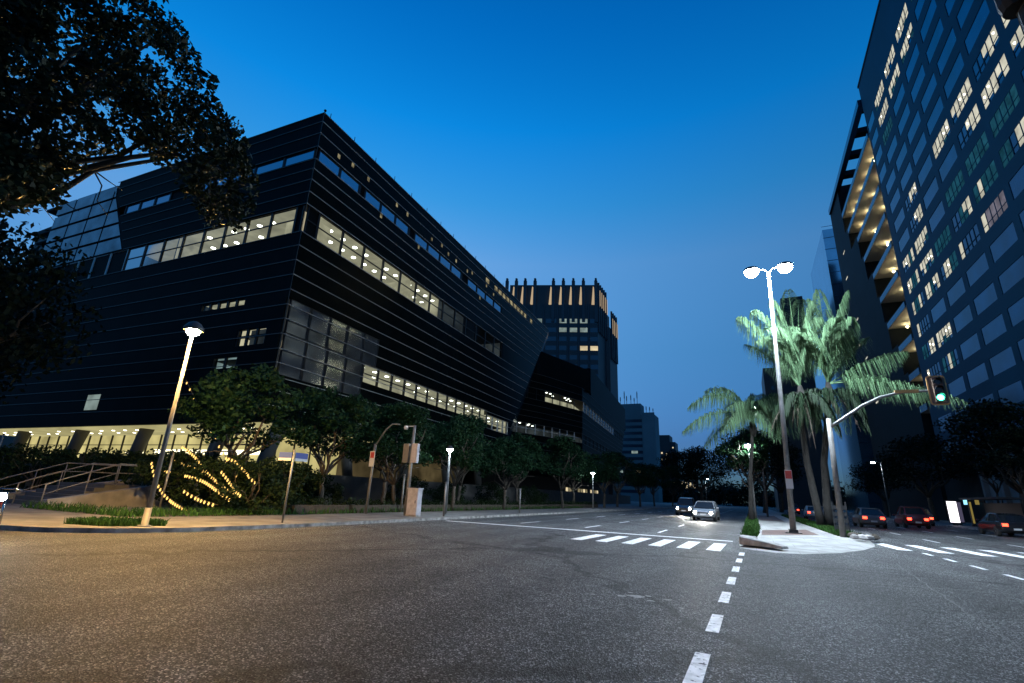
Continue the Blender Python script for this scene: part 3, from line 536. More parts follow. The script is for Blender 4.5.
b = MB(); b.box(mx - 15, mx + .1, my + 1, my + 12, 49.8, 56.9); b.build("penthouse", M['concrete_far'], mb_)
for r in range(12):
    b = MB(); b.box(mx - 21.5, mx + .6, my - .07, my - .01, 45.5 - r * 3.7, 47.2 - r * 3.7); b.build("window_band", M['towerwin'], mb_)
for x0, r, m in ((-6, 5, 'w_cool'), (-5, 8, 'w_warm'), (-15, 8, 'w_cool')):
    b = MB(); b.box(mx + x0, mx + x0 + 3.6, my - .12, my - .08, 45.6 - r * 3.7, 47.1 - r * 3.7); b.build("lit_window", M[m], mb_)
for i, (x0, h) in enumerate(((-14, 4), (-12.5, 5), (-10, 8.5), (-8.6, 5.5), (-6, 6), (-4, 4), (-2.2, 8), (3, 4.5), (5, 4), (7, 3))):
    b = MB(); z = 56.9 if x0 < 0 else 51; b.bar((mx + x0, my + 3, z), (mx + x0, my + 3, z + h), .25, .25); b.bar((mx + x0, my + 2.9, z + h * .45), (mx + x0, my + 2.9, z + h * .9), .8, .4); b.build("antenna", M['towerdark'], mb_)
db = thing("dark_block", "plain dark apartment block with a few lit windows far down the road", "building", (-52, 376, 0))
b = MB(); b.box(-64, -50.5, 376, 392, 0, 47.6); b.box(-50.5, -46.8, 377, 392, 0, 42.6); b.build("wall", M['towerdark'], db)
for x0, z in ((-59, 34), (-57, 34), (-54, 33), (-57, 29), (-54.5, 29.3), (-59, 17), (-54.5, 17), (-49, 42), (-49, 38), (-50, 17), (-57, 12)):
    b = MB(); b.box(x0, x0 + 1.1, 375.9, 375.98, z, z + 1.2) if x0 < -50.5 else b.box(x0, x0 + .9, 376.9, 376.98, z - 4, z - 3); b.build("lit_window", M['w_warm'], db)
lb = thing("low_building", "small lit pale building at the far end of the road", "building", (-47, 420, 0))
b = MB(); b.box(-50, -38, 420, 432, 0, 17); b.build("wall", M['concrete_far'], lb)
for k in range(4):
    b = MB(); b.box(-49 + k * 2.8, -47.4 + k * 2.8, 419.9, 419.98, 10.5, 16); b.build("lit_window", M['w_warm'], lb)
tb = thing("rear_block", "dark slab block rising behind the overhanging tree", "building", (-118, 30, 0))
b = MB(); b.box(-150, -112, 44, 60, 0, 56); b.build("wall", M['towerdark'], tb); b = MB(); b.box(-150, -111.6, 43.6, 60.4, 56, 57); b.build("roof", M['roof'], tb)

# ================================================================== RIGHT HAND TOWERS
XR = 28.0
gt = thing("glass_tower", "tall blue glass office tower with scattered lit windows beside the right carriageway", "building", (XR, 60, 0))
b = MB(); b.box(XR + .26, XR + 40, -10, 101.4, 8, 84.5); b.build("core", M['bluewall'], gt)
b = MB(); b.box(XR - .1, XR + 40.2, -10.2, 101.6, 84.5, 85); b.build("roof", M['roof'], gt)
grid = MB(); winl = []
rows = [(n, 51 + 3.93 * n) for n in range(-10, 7)]
litA = {(6, 2): 'a', (6, 3): 'a', (6, 4): 'a', (6, 5): 'a', (5, 3): 'a', (5, 4): 'a', (5, 5): 'a', (4, 5): 't',
        (0, 1): 'a', (0, 2): 'b', (0, 3): 'a', (0, 4): 'a', (0, 6): 'b', (-1, 1): 'a', (-1, 2): 'a', (-1, 3): 'b', (-1, 6): 'b', (-2, 2): 't', (-2, 3): 't', (-2, 4): 't', (-2, 6): 'a', (-2, 7): 'c',
        (-3, 1): 'a', (-3, 2): 'c', (-3, 3): 'c', (-3, 4): 'c', (-3, 5): 't', (-3, 6): 'c', (-3, 7): 'c', (-4, 3): 'p', (-4, 4): 'd', (-4, 5): 'c', (-4, 6): 'c', (-4, 7): 'c', (-5, 7): 'd', (-6, 6): 'a', (-6, 7): 'c', (-7, 6): 'c', (-7, 7): 'd', (-6, 1): 'd', (-7, 1): 'd', (-5, 1): 'd'}
for n, top in rows:
    up = n >= 3
    starts = [73.1 + 7.7 * k for k in range(-10, 4)] if up else [56.1 + 7.3 * k for k in range(-8, 6)]
    starts = [s for s in starts if s > -8 and s < 98]
    edges = [-10]
    for s in starts:
        e = min(s + 6.0, 100.9); grid.box(XR, XR + .24, edges[-1], s, top - 2.2, top); edges.append(e)
        winl.append((n, (round((s - 73.1) / 7.7) + 3) if up else (round((s - 56.1) / 7.3) + 2), s, e, top))
    if edges[-1] < 101.3: grid.box(XR, XR + .24, edges[-1], 101.3, top - 2.2, top)
zs = [8] + [t for n, t in rows] + [82]
for i, (n, top) in enumerate(rows):
    z0 = 8 if i == 0 else rows[i - 1][1]
    grid.box(XR, XR + .24, -10, 101.3, z0, top - 2.2)
grid.box(XR, XR + .24, -10, 101.3, rows[-1][1], 84.5)
grid.build("facade_grid", M['bluewall'], gt)
rr = random.Random(11); far_m = MB()
winl.sort(key=lambda w: abs(w[2] - 60) + abs(w[4] - 40) * .6)
cnt = 0
for n, k, s, e, top in winl:
    st = litA.get((n, k))
    if s < 30 and st is None: st = rr.choice([None, None, None, 'a', 't', None])
    if st is None and cnt > 62:
        far_m.face([(XR + .05, s, top - 2.2), (XR + .05, s, top), (XR + .05, e, top), (XR + .05, e, top - 2.2)]); continue
    cnt += 1 if st is None else 0
    b = MB(); lm = MB(); np_ = 5; mats = [M['bluepane'], M['w_lit'], M['w_teal'], M['w_purple']]
    for j in range(np_):
        y0 = s + (e - s) * j / np_; y1 = s + (e - s) * (j + 1) / np_
        mi = {None: 0, 'a': 1, 'b': 1 if j < 3 else 0, 'c': rr.choice((0, 1, 1, 2)), 't': 2, 'p': 3 if j < 4 else 1, 'd': 0 if j < 4 else 1}[st]
        zsplit = top - 2.2 + rr.choice((.0, .0, .5, 1.1)) if mi in (1,) else top - 2.2
        if zsplit > top - 2.19: b.face([(XR + .05, y0, top - 2.2), (XR + .05, y0, zsplit), (XR + .05, y1, zsplit), (XR + .05, y1, top - 2.2)], 0 if rr.random() < .5 else 2)
        b.face([(XR + .05, y0, zsplit), (XR + .05, y0, top), (XR + .05, y1, top), (XR + .05, y1, zsplit)], mi)
        if j and st: lm.box(XR - .0, XR + .045, y0 - .07, y0 + .07, top - 2.2, top)
        if mi == 1 and rr.random() < .35: lm2 = MB(); lm2.ball((XR + .03, (y0 + y1) / 2, top - rr.uniform(.5, 1.1)), .13, 8, 6); b_l = lm2; winl_l = True; 
        else: b_l = None
        if b_l: 
            q = len(b.v); b.v += b_l.v; b.f += [tuple(i + q for i in f) for f in b_l.f]; b.m += [4] * len(b_l.f)
    if st: lm.box(XR - .0, XR + .045, s, e, top - 1.55, top - 1.47)
    w = b.build("window", mats + [M['w_lamp']], gt)
    if st: lm.build("frame", M['bluewall'], w)
far_o = far_m.build("window", M['bluepane'], gt); far_o["kind"] = "stuff"
# podium wall with ribs
pw = MB(); pw.box(XR - 1.0, XR + 30, 20, 83, 0, 8); pw.build("podium", M['ribwall'], gt)
for k in range(12):
    b = MB(); yy = 83 - k * 5.3; b.box(XR - 1.5, XR - 1.0, yy - .5, yy + .1, 0, 9.4); b.build("rib", M['ribwall'], gt)
b = MB(); b.box(XR - .3, XR + 30, 83.05, 101.0, 0, 7.9); b.build("entrance", M['darkclad'], gt)
# balcony building
bb = thing("balcony_building", "dark office block with lit balcony soffits and a roof pergola beyond the blue glass tower", "building", (XR, 120, 0))
b = MB(); b.box(XR + 5, XR + 40, 102, 147, 0, 75.5); b.build("core", M['darkclad'], bb)
nf = 11
for i in range(nf):
    z = 72.5 - i * 6.1; ye = (134, 131, 124, 122, 117.5, 116, 114.6, 110.5, 108, 106, 104)[i]
    b = MB(); b.box(XR, XR + 5, 102, ye, z, z + .35); b.build("balcony_slab", M['soffit'], bb)
    b = MB(); b.box(XR - .05, XR + .15, 102, ye, z + .02, z + 1.15); b.build("parapet", M['parapet'], bb)
    b = MB(); z0 = z - 3.6 if i < nf - 1 else 0
    b.box(XR - .02, XR + 5, ye + .01, 147, z - 4.35 if i < nf - 1 else 0, z + 1.74 if i else 82); b.build("end_pier", M['darkclad'], bb)
    lights = {0: (105, 110, 115, 121, 127, 131), 1: (107, 114, 121, 127), 2: (104.5, 109, 119), 3: (104, 113), 4: (104, 108, 113), 5: (104, 109), 6: (104, 108, 112), 7: (104.5, 108), 8: (105,)}.get(i, ())
    for y in lights:
        b = MB(); b.ball((XR + 2.4, y, z - .6), .2, 12, 8); b.build("soffit_lamp", M['soffl'], bb)
b = MB()
for i, (y, z) in enumerate(((139, 65), (141, 58.5), (138, 46), (140, 40), (136, 35.5), (139, 29), (134, 24.5))): b.box(XR - .06, XR - .03, y - 1.1, y + 1.1, z, z + .35)
b.build("lamp_glow", M['w_lit'], bb)
b = MB(); b.box(XR - .5, XR + .6, 102, 146, 80.6, 82); b.build("pergola_beam", M['parapet'], bb)
for k in range(6):
    y = 104 + k * 8; b = MB(); b.box(XR + .6, XR + 4.9, y - .9, y + .9, 80.6, 81.9); b.build("pergola_beam", M['darkclad'], bb)
b = MB(); b.box(XR + 4.9, XR + 6, 102, 146, 75.5, 82); b.build("pergola_wall", M['parapet'], bb)
sg = thing("mirror_tower", "pale sky-reflecting glass tower behind the dark balcony block", "building", (32, 170, 0))
b = MB(); b.box(28.5, 60, 165, 200, 0, 86); b.build("wall", M['skyglass'], sg)
b = MB()
for k in range(22): b.box(28.4, 60, 164.9, 164.98, 3 + k * 4, 3.12 + k * 4)
b.build("floor_line", M['parapet'], sg)
dt = thing("slab_tower", "dark tower standing behind the tall palms on the median", "building", (24, 190, 0))
b = MB(); b.box(8, 23.5, 190, 215, 0, 48); b.build("wall", M['towerdark'], dt); b = MB(); b.box(16.5, 23.5, 190.3, 215, 48, 74); b.build("upper_wall", M['towerdark'], dt)
for k, (x, z) in enumerate(((10, 40), (12.5, 32), (19.5, 60), (14, 25), (10.6, 18), (20.4, 30))):
    b = MB(); b.box(x, x + 1.0, 189.9, 189.98, z, z + 1.3); b.build("window", M['w_warm'] if k == 4 else M['towerwin'], dt)

# ================================================================== TREES, PALMS, SHRUBS
def leaves(blobs, n, size, seed=1, flat_=.6):
    rng = np.random.default_rng(seed); B_ = np.array(blobs); k = len(B_)
    vol = B_[:, 3] ** 2; idx = rng.choice(k, n, p=vol / vol.sum())
    d = rng.normal(0, 1, (n, 3)); d /= np.linalg.norm(d, axis=1)[:, None]; r = rng.random(n) ** .42
    sq = B_[idx, 4] if B_.shape[1] > 4 else np.ones(n)
    c = B_[idx, :3] + d * (B_[idx, 3] * r)[:, None] * np.c_[np.ones(n), np.ones(n), sq]
    a = rng.normal(0, 1, (n, 3)); a[:, 2] = a[:, 2] * flat_ - .35; a /= np.linalg.norm(a, axis=1)[:, None]
    b = np.cross(a, rng.normal(0, 1, (n, 3))); b /= np.linalg.norm(b, axis=1)[:, None]
    s = size * rng.uniform(.6, 1.3, n)[:, None]; w = s * .30
    return np.stack([c - a * s * .5, c + b * w - a * s * .05, c + a * s * .5, c - b * w - a * s * .05], 1)
def limb(b, p0, p1, r0, r1, rnd, n=6, wob=.08, sides=7):
    p0, p1 = V(p0), V(p1); L_ = (p1 - p0).length; pts = []
    for i in range(n): t = i / (n - 1); q = p0.lerp(p1, t); j = wob * L_ * math.sin(t * math.pi); pts.append(q + V(rnd.uniform(-j, j), rnd.uniform(-j, j), rnd.uniform(-j, j) * .6))
    b.tube(pts, [r0 + (r1 - r0) * i / (n - 1) for i in range(n)], sides); return pts
def tree(name, label, seed, h=7.0, cr=2.8, trunk=2.3, n=5200, leaf=.24, lm='leaf', group=None, nb=34, cat="tree", r0=.17):
    rnd = random.Random(seed); t = thing(name, label, cat, (0, 0, 0), group); b = MB(); blobs = []
    lean = V(rnd.uniform(-.3, .3), rnd.uniform(-.3, .3), trunk)
    limb(b, (0, 0, 0), lean, r0, r0 * .75, rnd, wob=.03, sides=9)
    for i in range(7):
        a = i * 6.28 / 7 + rnd.uniform(-.3, .3); rad = cr * rnd.uniform(.45, .8); tip = V(math.cos(a) * rad, math.sin(a) * rad, trunk + (h - trunk) * rnd.uniform(.35, .85)); pts = limb(b, lean, tip, r0 * .55, .03, rnd, wob=.1)
        for q in pts[2:5]:
            e = q + V(rnd.uniform(-1, 1), rnd.uniform(-1, 1), rnd.uniform(-.2, .9)) * cr * .35; limb(b, q, e, .04, .012, rnd, 4)
    for i in range(nb):
        a = rnd.uniform(0, 6.28); e = rnd.uniform(-.35, 1); rr_ = cr * rnd.uniform(.35, .95); cz = trunk + (h - trunk) * .5
        blobs.append((math.cos(a) * rr_ * math.sqrt(max(.05, 1 - max(e, 0) ** 2)), math.sin(a) * rr_ * math.sqrt(max(.05, 1 - max(e, 0) ** 2)), cz + e * (h - trunk) * .5, cr * rnd.uniform(.16, .34), .75))
    b.build("trunk", M['bark'], t, smooth=True)
    c = MB(); c.extend_quads(leaves(blobs, n, leaf, seed)); c.build("crown", M[lm], t); return t
GS = "street trees along the left pavement"
protos = [tree("street_tree", "leafy street tree on the left pavement", 11 + i, 6.6 + .5 * i, 3.1, 1.9, 7000, .24, 'leaf', GS, 44) for i in range(3)]
used = set()
def put(k, x, y, label, s=1.0, rz=0, z=.12):
    first = k not in used; used.add(k); return place(protos[k], (x, y, z), rz, label, s, first)
put(0, -22.5, 16.2, "leafy street tree nearest the black building's corner, right of the orange lamp", 1.0, .3)
put(1, -21.6, 21.0, "round street tree standing behind the blue street name signs", .92, 1.3)
put(2, -19.4, 24.6, "street tree just behind the grey pole with twin signal boxes", .80, 2.1)
put(0, -22.6, 27.5, "bushy street tree set back between the signal pole and the building", .9, 3.3)
put(1, -18.9, 30.5, "street tree beside the small lit pedestrian lamp", .86, .2)
put(2, -21.0, 34.5, "wide street tree right of the pedestrian lamp, in the rear row", .92, 4.1)
put(0, -18.8, 38.5, "small front street tree past the pedestrian lamp", .84, 5.0)
put(1, -20.6, 45, "street tree below the slanting end of the black building", .95, 2.6)
put(2, -18.4, 52, "street tree under the left edge of the lower office wing", .95, .9)
put(0, -19.8, 60, "street tree under the rounded storey of the office wing", 1.0, 1.9)
put(1, -18.4, 69, "street tree under the middle of the office wing", 1.0, 3.7)
put(2, -19.2, 80, "street tree under the far half of the office wing", 1.05, 5.5)
put(0, -18.2, 93, "street tree under the tilted far end of the wing", 1.1, .5)
put(1, -18.6, 110, "distant street tree before the antenna block", 1.15, 2.2)
put(2, -17.6, 130, "farthest street tree of the left row, below the dark apartment block", 1.2, 4.4)
bigt = tree("broad_tree", "broad dark dome-shaped tree left of the far street lamp", 31, 12.5, 6.6, 3.5, 7000, .42, 'leaf2', "large dark trees at the end of the road", 60, r0=.4)
place(bigt, (-9.5, 118, 0), 0, None, 1.0, True)
place(bigt, (-17.5, 150, 0), 1.2, "broad dark tree farthest down the left side of the road", 1.15)
place(bigt, (1.8, 92, .1), 2.2, "tall dark tree on the median behind the leaning palm", 1.02)
place(bigt, (5.5, 122, 0), 3.1, "dark tree between the median lamps and the dark slab tower", 1.1)
place(bigt, (23, 118, .1), 4.0, "dark tree before the pale mirror tower", .8)
place(bigt, (23.5, 92, .1), 5.2, "dark tree before the lit balcony block", .92)
place(bigt, (24, 66, .1), .6, "large dark tree against the blue glass tower", .95)
place(bigt, (-47, 11.5, .1), 1.9, "tall dark tree hiding the left flank of the black building", (1.0, 1.0, 1.42))
place(bigt, (-62, 15.0, .1), 3.9, "dark tree at the far left behind the hedges", (1.1, 1.0, 1.4))
ft_ = MB(); rnd = random.Random(19); ftb = [(x, rnd.uniform(300, 420), rnd.uniform(2, 10), rnd.uniform(4, 7)) for x in [-110 + 4.2 * k for k in range(52)] for _ in range(3)]
ft_.extend_quads(leaves(ftb, 42000, 1.5, 21)); tag(ft_.build("far_trees", M['leaf2']), "dark mass of far trees closing the end of the road", "trees", kind="stuff")
thin = tree("slender_tree", "slender tree in front of the ribbed wall, nearer one", 47, 8.5, 2.6, 3.5, 3600, .26, 'leaf2', "slender trees by the ribbed wall", 26, r0=.13)
place(thin, (22.0, 60, .12), 0, None, 1.0, True); place(thin, (23.0, 69, .12), 2, "slender tree in front of the ribbed wall, farther one", .95)
mt = tree("median_tree", "small leafy tree lit by a lamp behind the leaning palm", 53, 7.6, 2.5, 2.6, 4800, .28, 'leaf', None, 30, r0=.12); place(mt, (-.1, 50.5, .12), 0, None, 1.0, True)
# the tree whose branch hangs over the picture
ot = thing("overhanging_tree", "dark tree reaching over the street with one long bare branch", "tree", (-11.8, 1.5, .12)); b = MB(); rnd = random.Random(8)
b.tube([(-11.8, 1.5, .1), (-11.7, 1.5, 1.6), (-11.5, 1.5, 3.2), (-11.3, 1.6, 4.3)], [.34, .27, .24, .2], 12)
br = [(-11.3, 1.6, 4.3), (-10.6, 1.85, 4.75), (-9.9, 2.25, 5.10), (-9.72, 2.4, 5.35), (-9.6, 2.81, 6.01), (-9.45, 3.25, 6.5), (-9.36, 3.52, 6.80), (-9.25, 3.85, 7.08), (-9.1, 4.1, 7.2), (-8.9, 4.5, 7.28), (-8.8, 4.85, 7.2)]
b.tube(br, [.13, .105, .085, .075, .062, .052, .045, .036, .03, .022, .012], 8)
for p, q, r in ((br[7], (-9.1, 3.9, 7.9), .022), (br[8], (-8.9, 4.3, 7.9), .02), (br[8], (-8.75, 4.6, 6.75), .016), (br[6], (-9.3, 3.4, 7.6), .02), (br[4], (-9.3, 2.4, 6.8), .025), (br[3], (-9.5, 2.9, 5.5), .015)): limb(b, p, q, r, .006, rnd, 5, .06, 6)
for tip in ((-9.8, 2.4, 8.0), (-9.2, 3.2, 9.0), (-8.6, 4.2, 8.4), (-8.4, 2.2, 7.6), (-10.2, 3.2, 9.6), (-9.4, 4.6, 8.2), (-8.8, 1.8, 6.4)):
    pts = limb(b, (-11.4, 1.55, 3.7), tip, .09, .02, rnd, 7, .06)
    for q in pts[3:]:
        for _ in range(2): limb(b, q, q + V(rnd.uniform(-1, 1), rnd.uniform(-1, 1), rnd.uniform(-.6, .7)) * .8, .016, .005, rnd, 4, .08, 5)
b.build("trunk", M['bark2'], ot, smooth=True)
CANOPY=[(-9.37, 1.59, 8.87, 0.2), (-11.09, 1.79, 8.08, 0.31), (-8.41, 2.47, 8.36, 0.2), (-9.66, 4.92, 7.51, 0.21), (-9.23, 3.49, 7.22, 0.21), (-10.96, 2.67, 11.31, 0.32), (-8.67, 4.74, 6.83, 0.25), (-8.26, 2.82, 7.73, 0.23), (-8.98, 1.64, 5.88, 0.27), (-11.07, 3.08, 9.84, 0.21), (-10.01, 2.38, 9.55, 0.22), (-8.89, 2.59, 5.99, 0.27), (-10.62, 1.48, 8.61, 0.28), (-8.62, 1.72, 7.31, 0.25), (-10.96, 2.09, 6.53, 0.33), (-11.28, 1.53, 8.62, 0.3), (-9.48, 1.88, 8.74, 0.2), (-10.7, 1.37, 8.9, 0.24), (-11.25, 2.08, 10.63, 0.25), (-8.28, 1.29, 8.09, 0.21), (-8.9, 1.47, 6.36, 0.34), (-10.56, 2.03, 7.31, 0.25), (-8.14, 1.72, 6.68, 0.25), (-7.54, 3.49, 7.67, 0.22), (-8.81, 1.63, 7.99, 0.32), (-11.16, 1.53, 10.19, 0.27), (-9.56, 5.05, 8.7, 0.3), (-10.81, 2.81, 5.98, 0.33), (-9.86, 4.62, 8.54, 0.26), (-8.43, 3.39, 6.79, 0.33), (-9.98, 3.76, 8.39, 0.33), (-10.49, 3.76, 10.4, 0.3), (-7.93, 2.41, 6.66, 0.19), (-10.44, 3.63, 9.03, 0.28), (-10.57, 1.86, 8.17, 0.26), (-10.72, 2.12, 5.71, 0.19), (-10.31, 3.21, 9.35, 0.23), (-10.9, 2.19, 7.04, 0.26), (-9.23, 2.62, 5.65, 0.31), (-9.71, 1.55, 8.71, 0.23), (-9.51, 2.38, 7.14, 0.29), (-8.57, 3.44, 7.34, 0.33), (-10.45, 2.5, 10.39, 0.24), (-10.77, 1.44, 9.2, 0.21), (-9.76, 3.12, 9.23, 0.19), (-9.05, 2.02, 6.08, 0.23), (-11.27, 1.18, 9.98, 0.31), (-10.72, 3.1, 7.88, 0.29), (-10.54, 2.75, 8.84, 0.23), (-10.26, 2.16, 7.26, 0.28), (-8.04, 2.5, 8.95, 0.34), (-8.08, 2.63, 8.16, 0.22), (-7.64, 4.14, 6.57, 0.22), (-10.17, 2.39, 5.99, 0.27), (-8.22, 2.23, 8.71, 0.19), (-9.51, 4.1, 7.4, 0.33), (-8.9, 4.67, 7.71, 0.29), (-9.1, 3.78, 8.2, 0.2), (-10.59, 3.13, 7.31, 0.23), (-9.53, 2.16, 6.9, 0.29), (-8.16, 4.77, 6.16, 0.32), (-7.72, 3.69, 7.38, 0.28), (-10.48, 3.45, 10.66, 0.29), (-9.87, 5.18, 7.13, 0.32), (-8.45, 5.12, 7.17, 0.18), (-8.72, 4.11, 7.33, 0.21), (-11.04, 2.27, 5.62, 0.22), (-9.5, 3.89, 9.5, 0.31), (-8.09, 1.85, 6.29, 0.22), (-8.28, 1.84, 5.21, 0.34), (-8.8, 1.31, 8.23, 0.33), (-11.13, 2.76, 8.71, 0.21), (-8.29, 2.21, 5.08, 0.34), (-8.59, 1.86, 4.92, 0.29), (-8.64, 1.68, 5.16, 0.21), (-8.56, 1.25, 7.44, 0.26), (-8.91, 2.98, 7.48, 0.3), (-7.42, 3.77, 6.35, 0.2), (-9.84, 2.92, 10.17, 0.24), (-10.3, 2.55, 5.95, 0.33), (-9.17, 2.48, 6.14, 0.2), (-9.95, 3.64, 8.06, 0.18), (-9.96, 2.6, 9.01, 0.21), (-8.84, 5.08, 7.53, 0.27), (-9.63, 1.65, 9.39, 0.32), (-7.84, 4.72, 6.35, 0.25), (-10.88, 1.75, 7.18, 0.32), (-9.59, 5.19, 6.62, 0.21), (-8.13, 2.5, 7.39, 0.28), (-8.89, 2.02, 7.71, 0.27), (-9.16, 3.93, 8.54, 0.22), (-9.51, 3.09, 7.11, 0.27), (-9.88, 1.73, 6.12, 0.22), (-10.6, 1.49, 7.79, 0.27), (-9.27, 2.0, 9.45, 0.21), (-10.46, 1.92, 7.61, 0.3), (-10.58, 3.34, 7.25, 0.27), (-8.02, 1.87, 4.69, 0.29), (-9.81, 4.15, 9.41, 0.22), (-8.16, 4.56, 7.25, 0.26), (-9.59, 1.13, 8.62, 0.3), (-8.41, 1.32, 7.17, 0.32), (-9.92, 4.92, 8.83, 0.32), (-8.7, 2.36, 6.71, 0.28), (-8.9, 2.36, 9.83, 0.19), (-8.27, 2.25, 8.13, 0.29), (-10.87, 3.38, 8.96, 0.19), (-9.66, 3.32, 7.67, 0.21), (-10.1, 1.83, 8.2, 0.24), (-9.43, 1.99, 8.34, 0.29), (-7.79, 3.7, 6.33, 0.19), (-11.02, 3.05, 8.64, 0.33), (-10.68, 1.93, 8.01, 0.31), (-10.23, 2.64, 6.5, 0.33), (-8.28, 2.08, 7.92, 0.27), (-9.36, 2.35, 6.57, 0.26), (-9.98, 2.74, 8.26, 0.26), (-9.17, 3.01, 8.08, 0.28), (-8.25, 2.52, 6.33, 0.18), (-10.33, 2.4, 8.14, 0.3), (-10.91, 2.0, 7.15, 0.21), (-8.42, 4.15, 6.44, 0.29), (-8.78, 1.78, 6.2, 0.22), (-9.69, 2.68, 6.1, 0.31), (-10.03, 3.76, 10.35, 0.31), (-10.36, 4.54, 8.38, 0.25), (-10.0, 2.01, 9.59, 0.22), (-8.49, 1.64, 7.5, 0.28), (-8.46, 0.96, 7.44, 0.31), (-8.8, 4.86, 8.01, 0.25), (-10.76, 1.36, 8.58, 0.22), (-9.65, 3.63, 8.81, 0.31), (-10.22, 2.15, 6.51, 0.25), (-9.66, 1.46, 7.48, 0.32), (-8.98, 3.4, 9.09, 0.3), (-8.53, 2.89, 6.38, 0.22), (-10.91, 2.35, 10.14, 0.27), (-9.96, 1.68, 8.73, 0.26), (-9.94, 1.78, 6.98, 0.25), (-7.37, 3.69, 6.68, 0.23), (-9.43, 2.7, 8.88, 0.2), (-10.25, 3.64, 8.59, 0.34), (-8.56, 2.01, 5.48, 0.28), (-8.2, 1.68, 5.13, 0.32), (-9.26, 1.46, 7.51, 0.26), (-9.81, 2.73, 8.44, 0.3), (-8.04, 3.46, 7.12, 0.26), (-9.41, 1.95, 5.89, 0.28), (-8.77, 1.71, 8.95, 0.31), (-8.58, 3.89, 7.89, 0.25)]
c = MB(); c.extend_quads(leaves([(*q[:3], q[3] * 1.08) for q in CANOPY], 24000, .115, 77, .9)); c.build("crown", M['leafo'], ot)
# palms: every frond a mesh of its own
PALMS= {'A': ((0.64, 44.0, 7.93), [((-1.3, 43.6, 11.47), (-4.13, 43.0, 8.92)), ((-1.97, 43.0, 9.51), (-4.59, 42.4, 6.84)), ((-0.32, 44.4, 11.42), (-2.8, 44.8, 10.59)), ((1.88, 44.0, 10.77), (3.45, 44.0, 8.81)), ((1.4, 43.0, 9.77), (2.25, 42.4, 6.13)), ((-0.05, 42.6, 9.76), (-1.61, 41.8, 6.72)), ((2.12, 45.0, 9.28), (3.07, 45.6, 7.13)), ((-0.95, 45.2, 9.01), (-3.23, 46.0, 6.06)), ((1.2, 46.0, 11.24), (1.52, 48.0, 10.29))]), 'B': ((3.63, 36.8, 8.92), [((1.42, 36.5, 13.91), (0.28, 36.0, 14.03)), ((2.12, 36.3, 14.51), (1.26, 35.6, 14.21)), ((3.0, 36.8, 14.96), (2.58, 36.5, 15.29)), ((3.83, 37.3, 15.43), (3.82, 37.6, 16.33)), ((2.97, 35.0, 13.21), (1.81, 33.5, 12.14)), ((4.47, 36.8, 14.39), (5.03, 36.6, 14.76)), ((4.45, 39.0, 16.0), (4.82, 40.5, 16.54)), ((2.24, 38.5, 12.18), (0.66, 39.5, 13.0))]), 'C': ((5.35, 37.6, 9.26), [((5.12, 37.2, 14.08), (4.71, 36.6, 15.03)), ((5.71, 37.4, 14.83), (5.59, 37.2, 15.9)), ((6.45, 37.6, 14.43), (7.32, 37.3, 15.53)), ((6.73, 36.8, 13.03), (7.02, 36.0, 13.21)), ((5.82, 35.4, 13.0), (5.92, 34.0, 12.64)), ((7.78, 37.6, 10.73), (9.8, 37.4, 11.05)), ((7.81, 37.2, 9.96), (10.51, 36.8, 7.93)), ((8.26, 36.4, 9.41), (11.55, 35.6, 7.42)), ((7.32, 39.6, 12.4), (8.73, 41.0, 13.21)), ((4.68, 35.8, 12.57), (3.82, 34.5, 11.9))])}
def frond(c, m, t, nleaf, ll, seed, name, root, mt_, w=.055, hang=.7):
    rng = random.Random(seed); c, m, t = V(c), V(m), V(t); b = MB(); pts = []
    for i in range(15):
        s = i / 14; p = c * (1 - s) ** 2 + m * 2 * s * (1 - s) + t * s * s; pts.append(p)
    b.tube(pts, [.05 - .0031 * i for i in range(15)], 5)
    side0 = (t - c).cross(V(0, 0, 1)); side0 = side0.normalized() if side0.length > .1 else V(1, 0, 0)
    for i in range(nleaf):
        s = .14 + .86 * i / nleaf; k = min(13, int(s * 14)); f = s * 14 - k; p = pts[k].lerp(pts[k + 1], f); tg = (pts[k + 1] - pts[k]).normalized()
        L_ = ll * (math.sin(math.pi * min(.97, .12 + s * .86)) ** .6) * rng.uniform(.8, 1.15)
        for sg in (-1, 1):
            d = (side0 * sg * rng.uniform(.5, 1.0) + tg * rng.uniform(.25, .7) + V(rng.uniform(-.12, .12), rng.uniform(-.12, .12), rng.uniform(-.15, .35))).normalized()
            p1 = p + d * L_ * .34; d2 = (d * (1 - hang) + V(0, 0, -hang)).normalized(); p2 = p1 + d2 * L_ * .66; wv = d.cross(V(0, 0, 1)); wv = wv.normalized() * w * .5 if wv.length > .05 else V(w * .5, 0, 0)
            b.face([p - wv, p + wv, p1 + wv * .9, p1 - wv * .9]); b.face([p1 - wv * .9, p1 + wv * .9, p2 + wv * .15, p2 - wv * .15])
    return b.build(name, mt_, root)
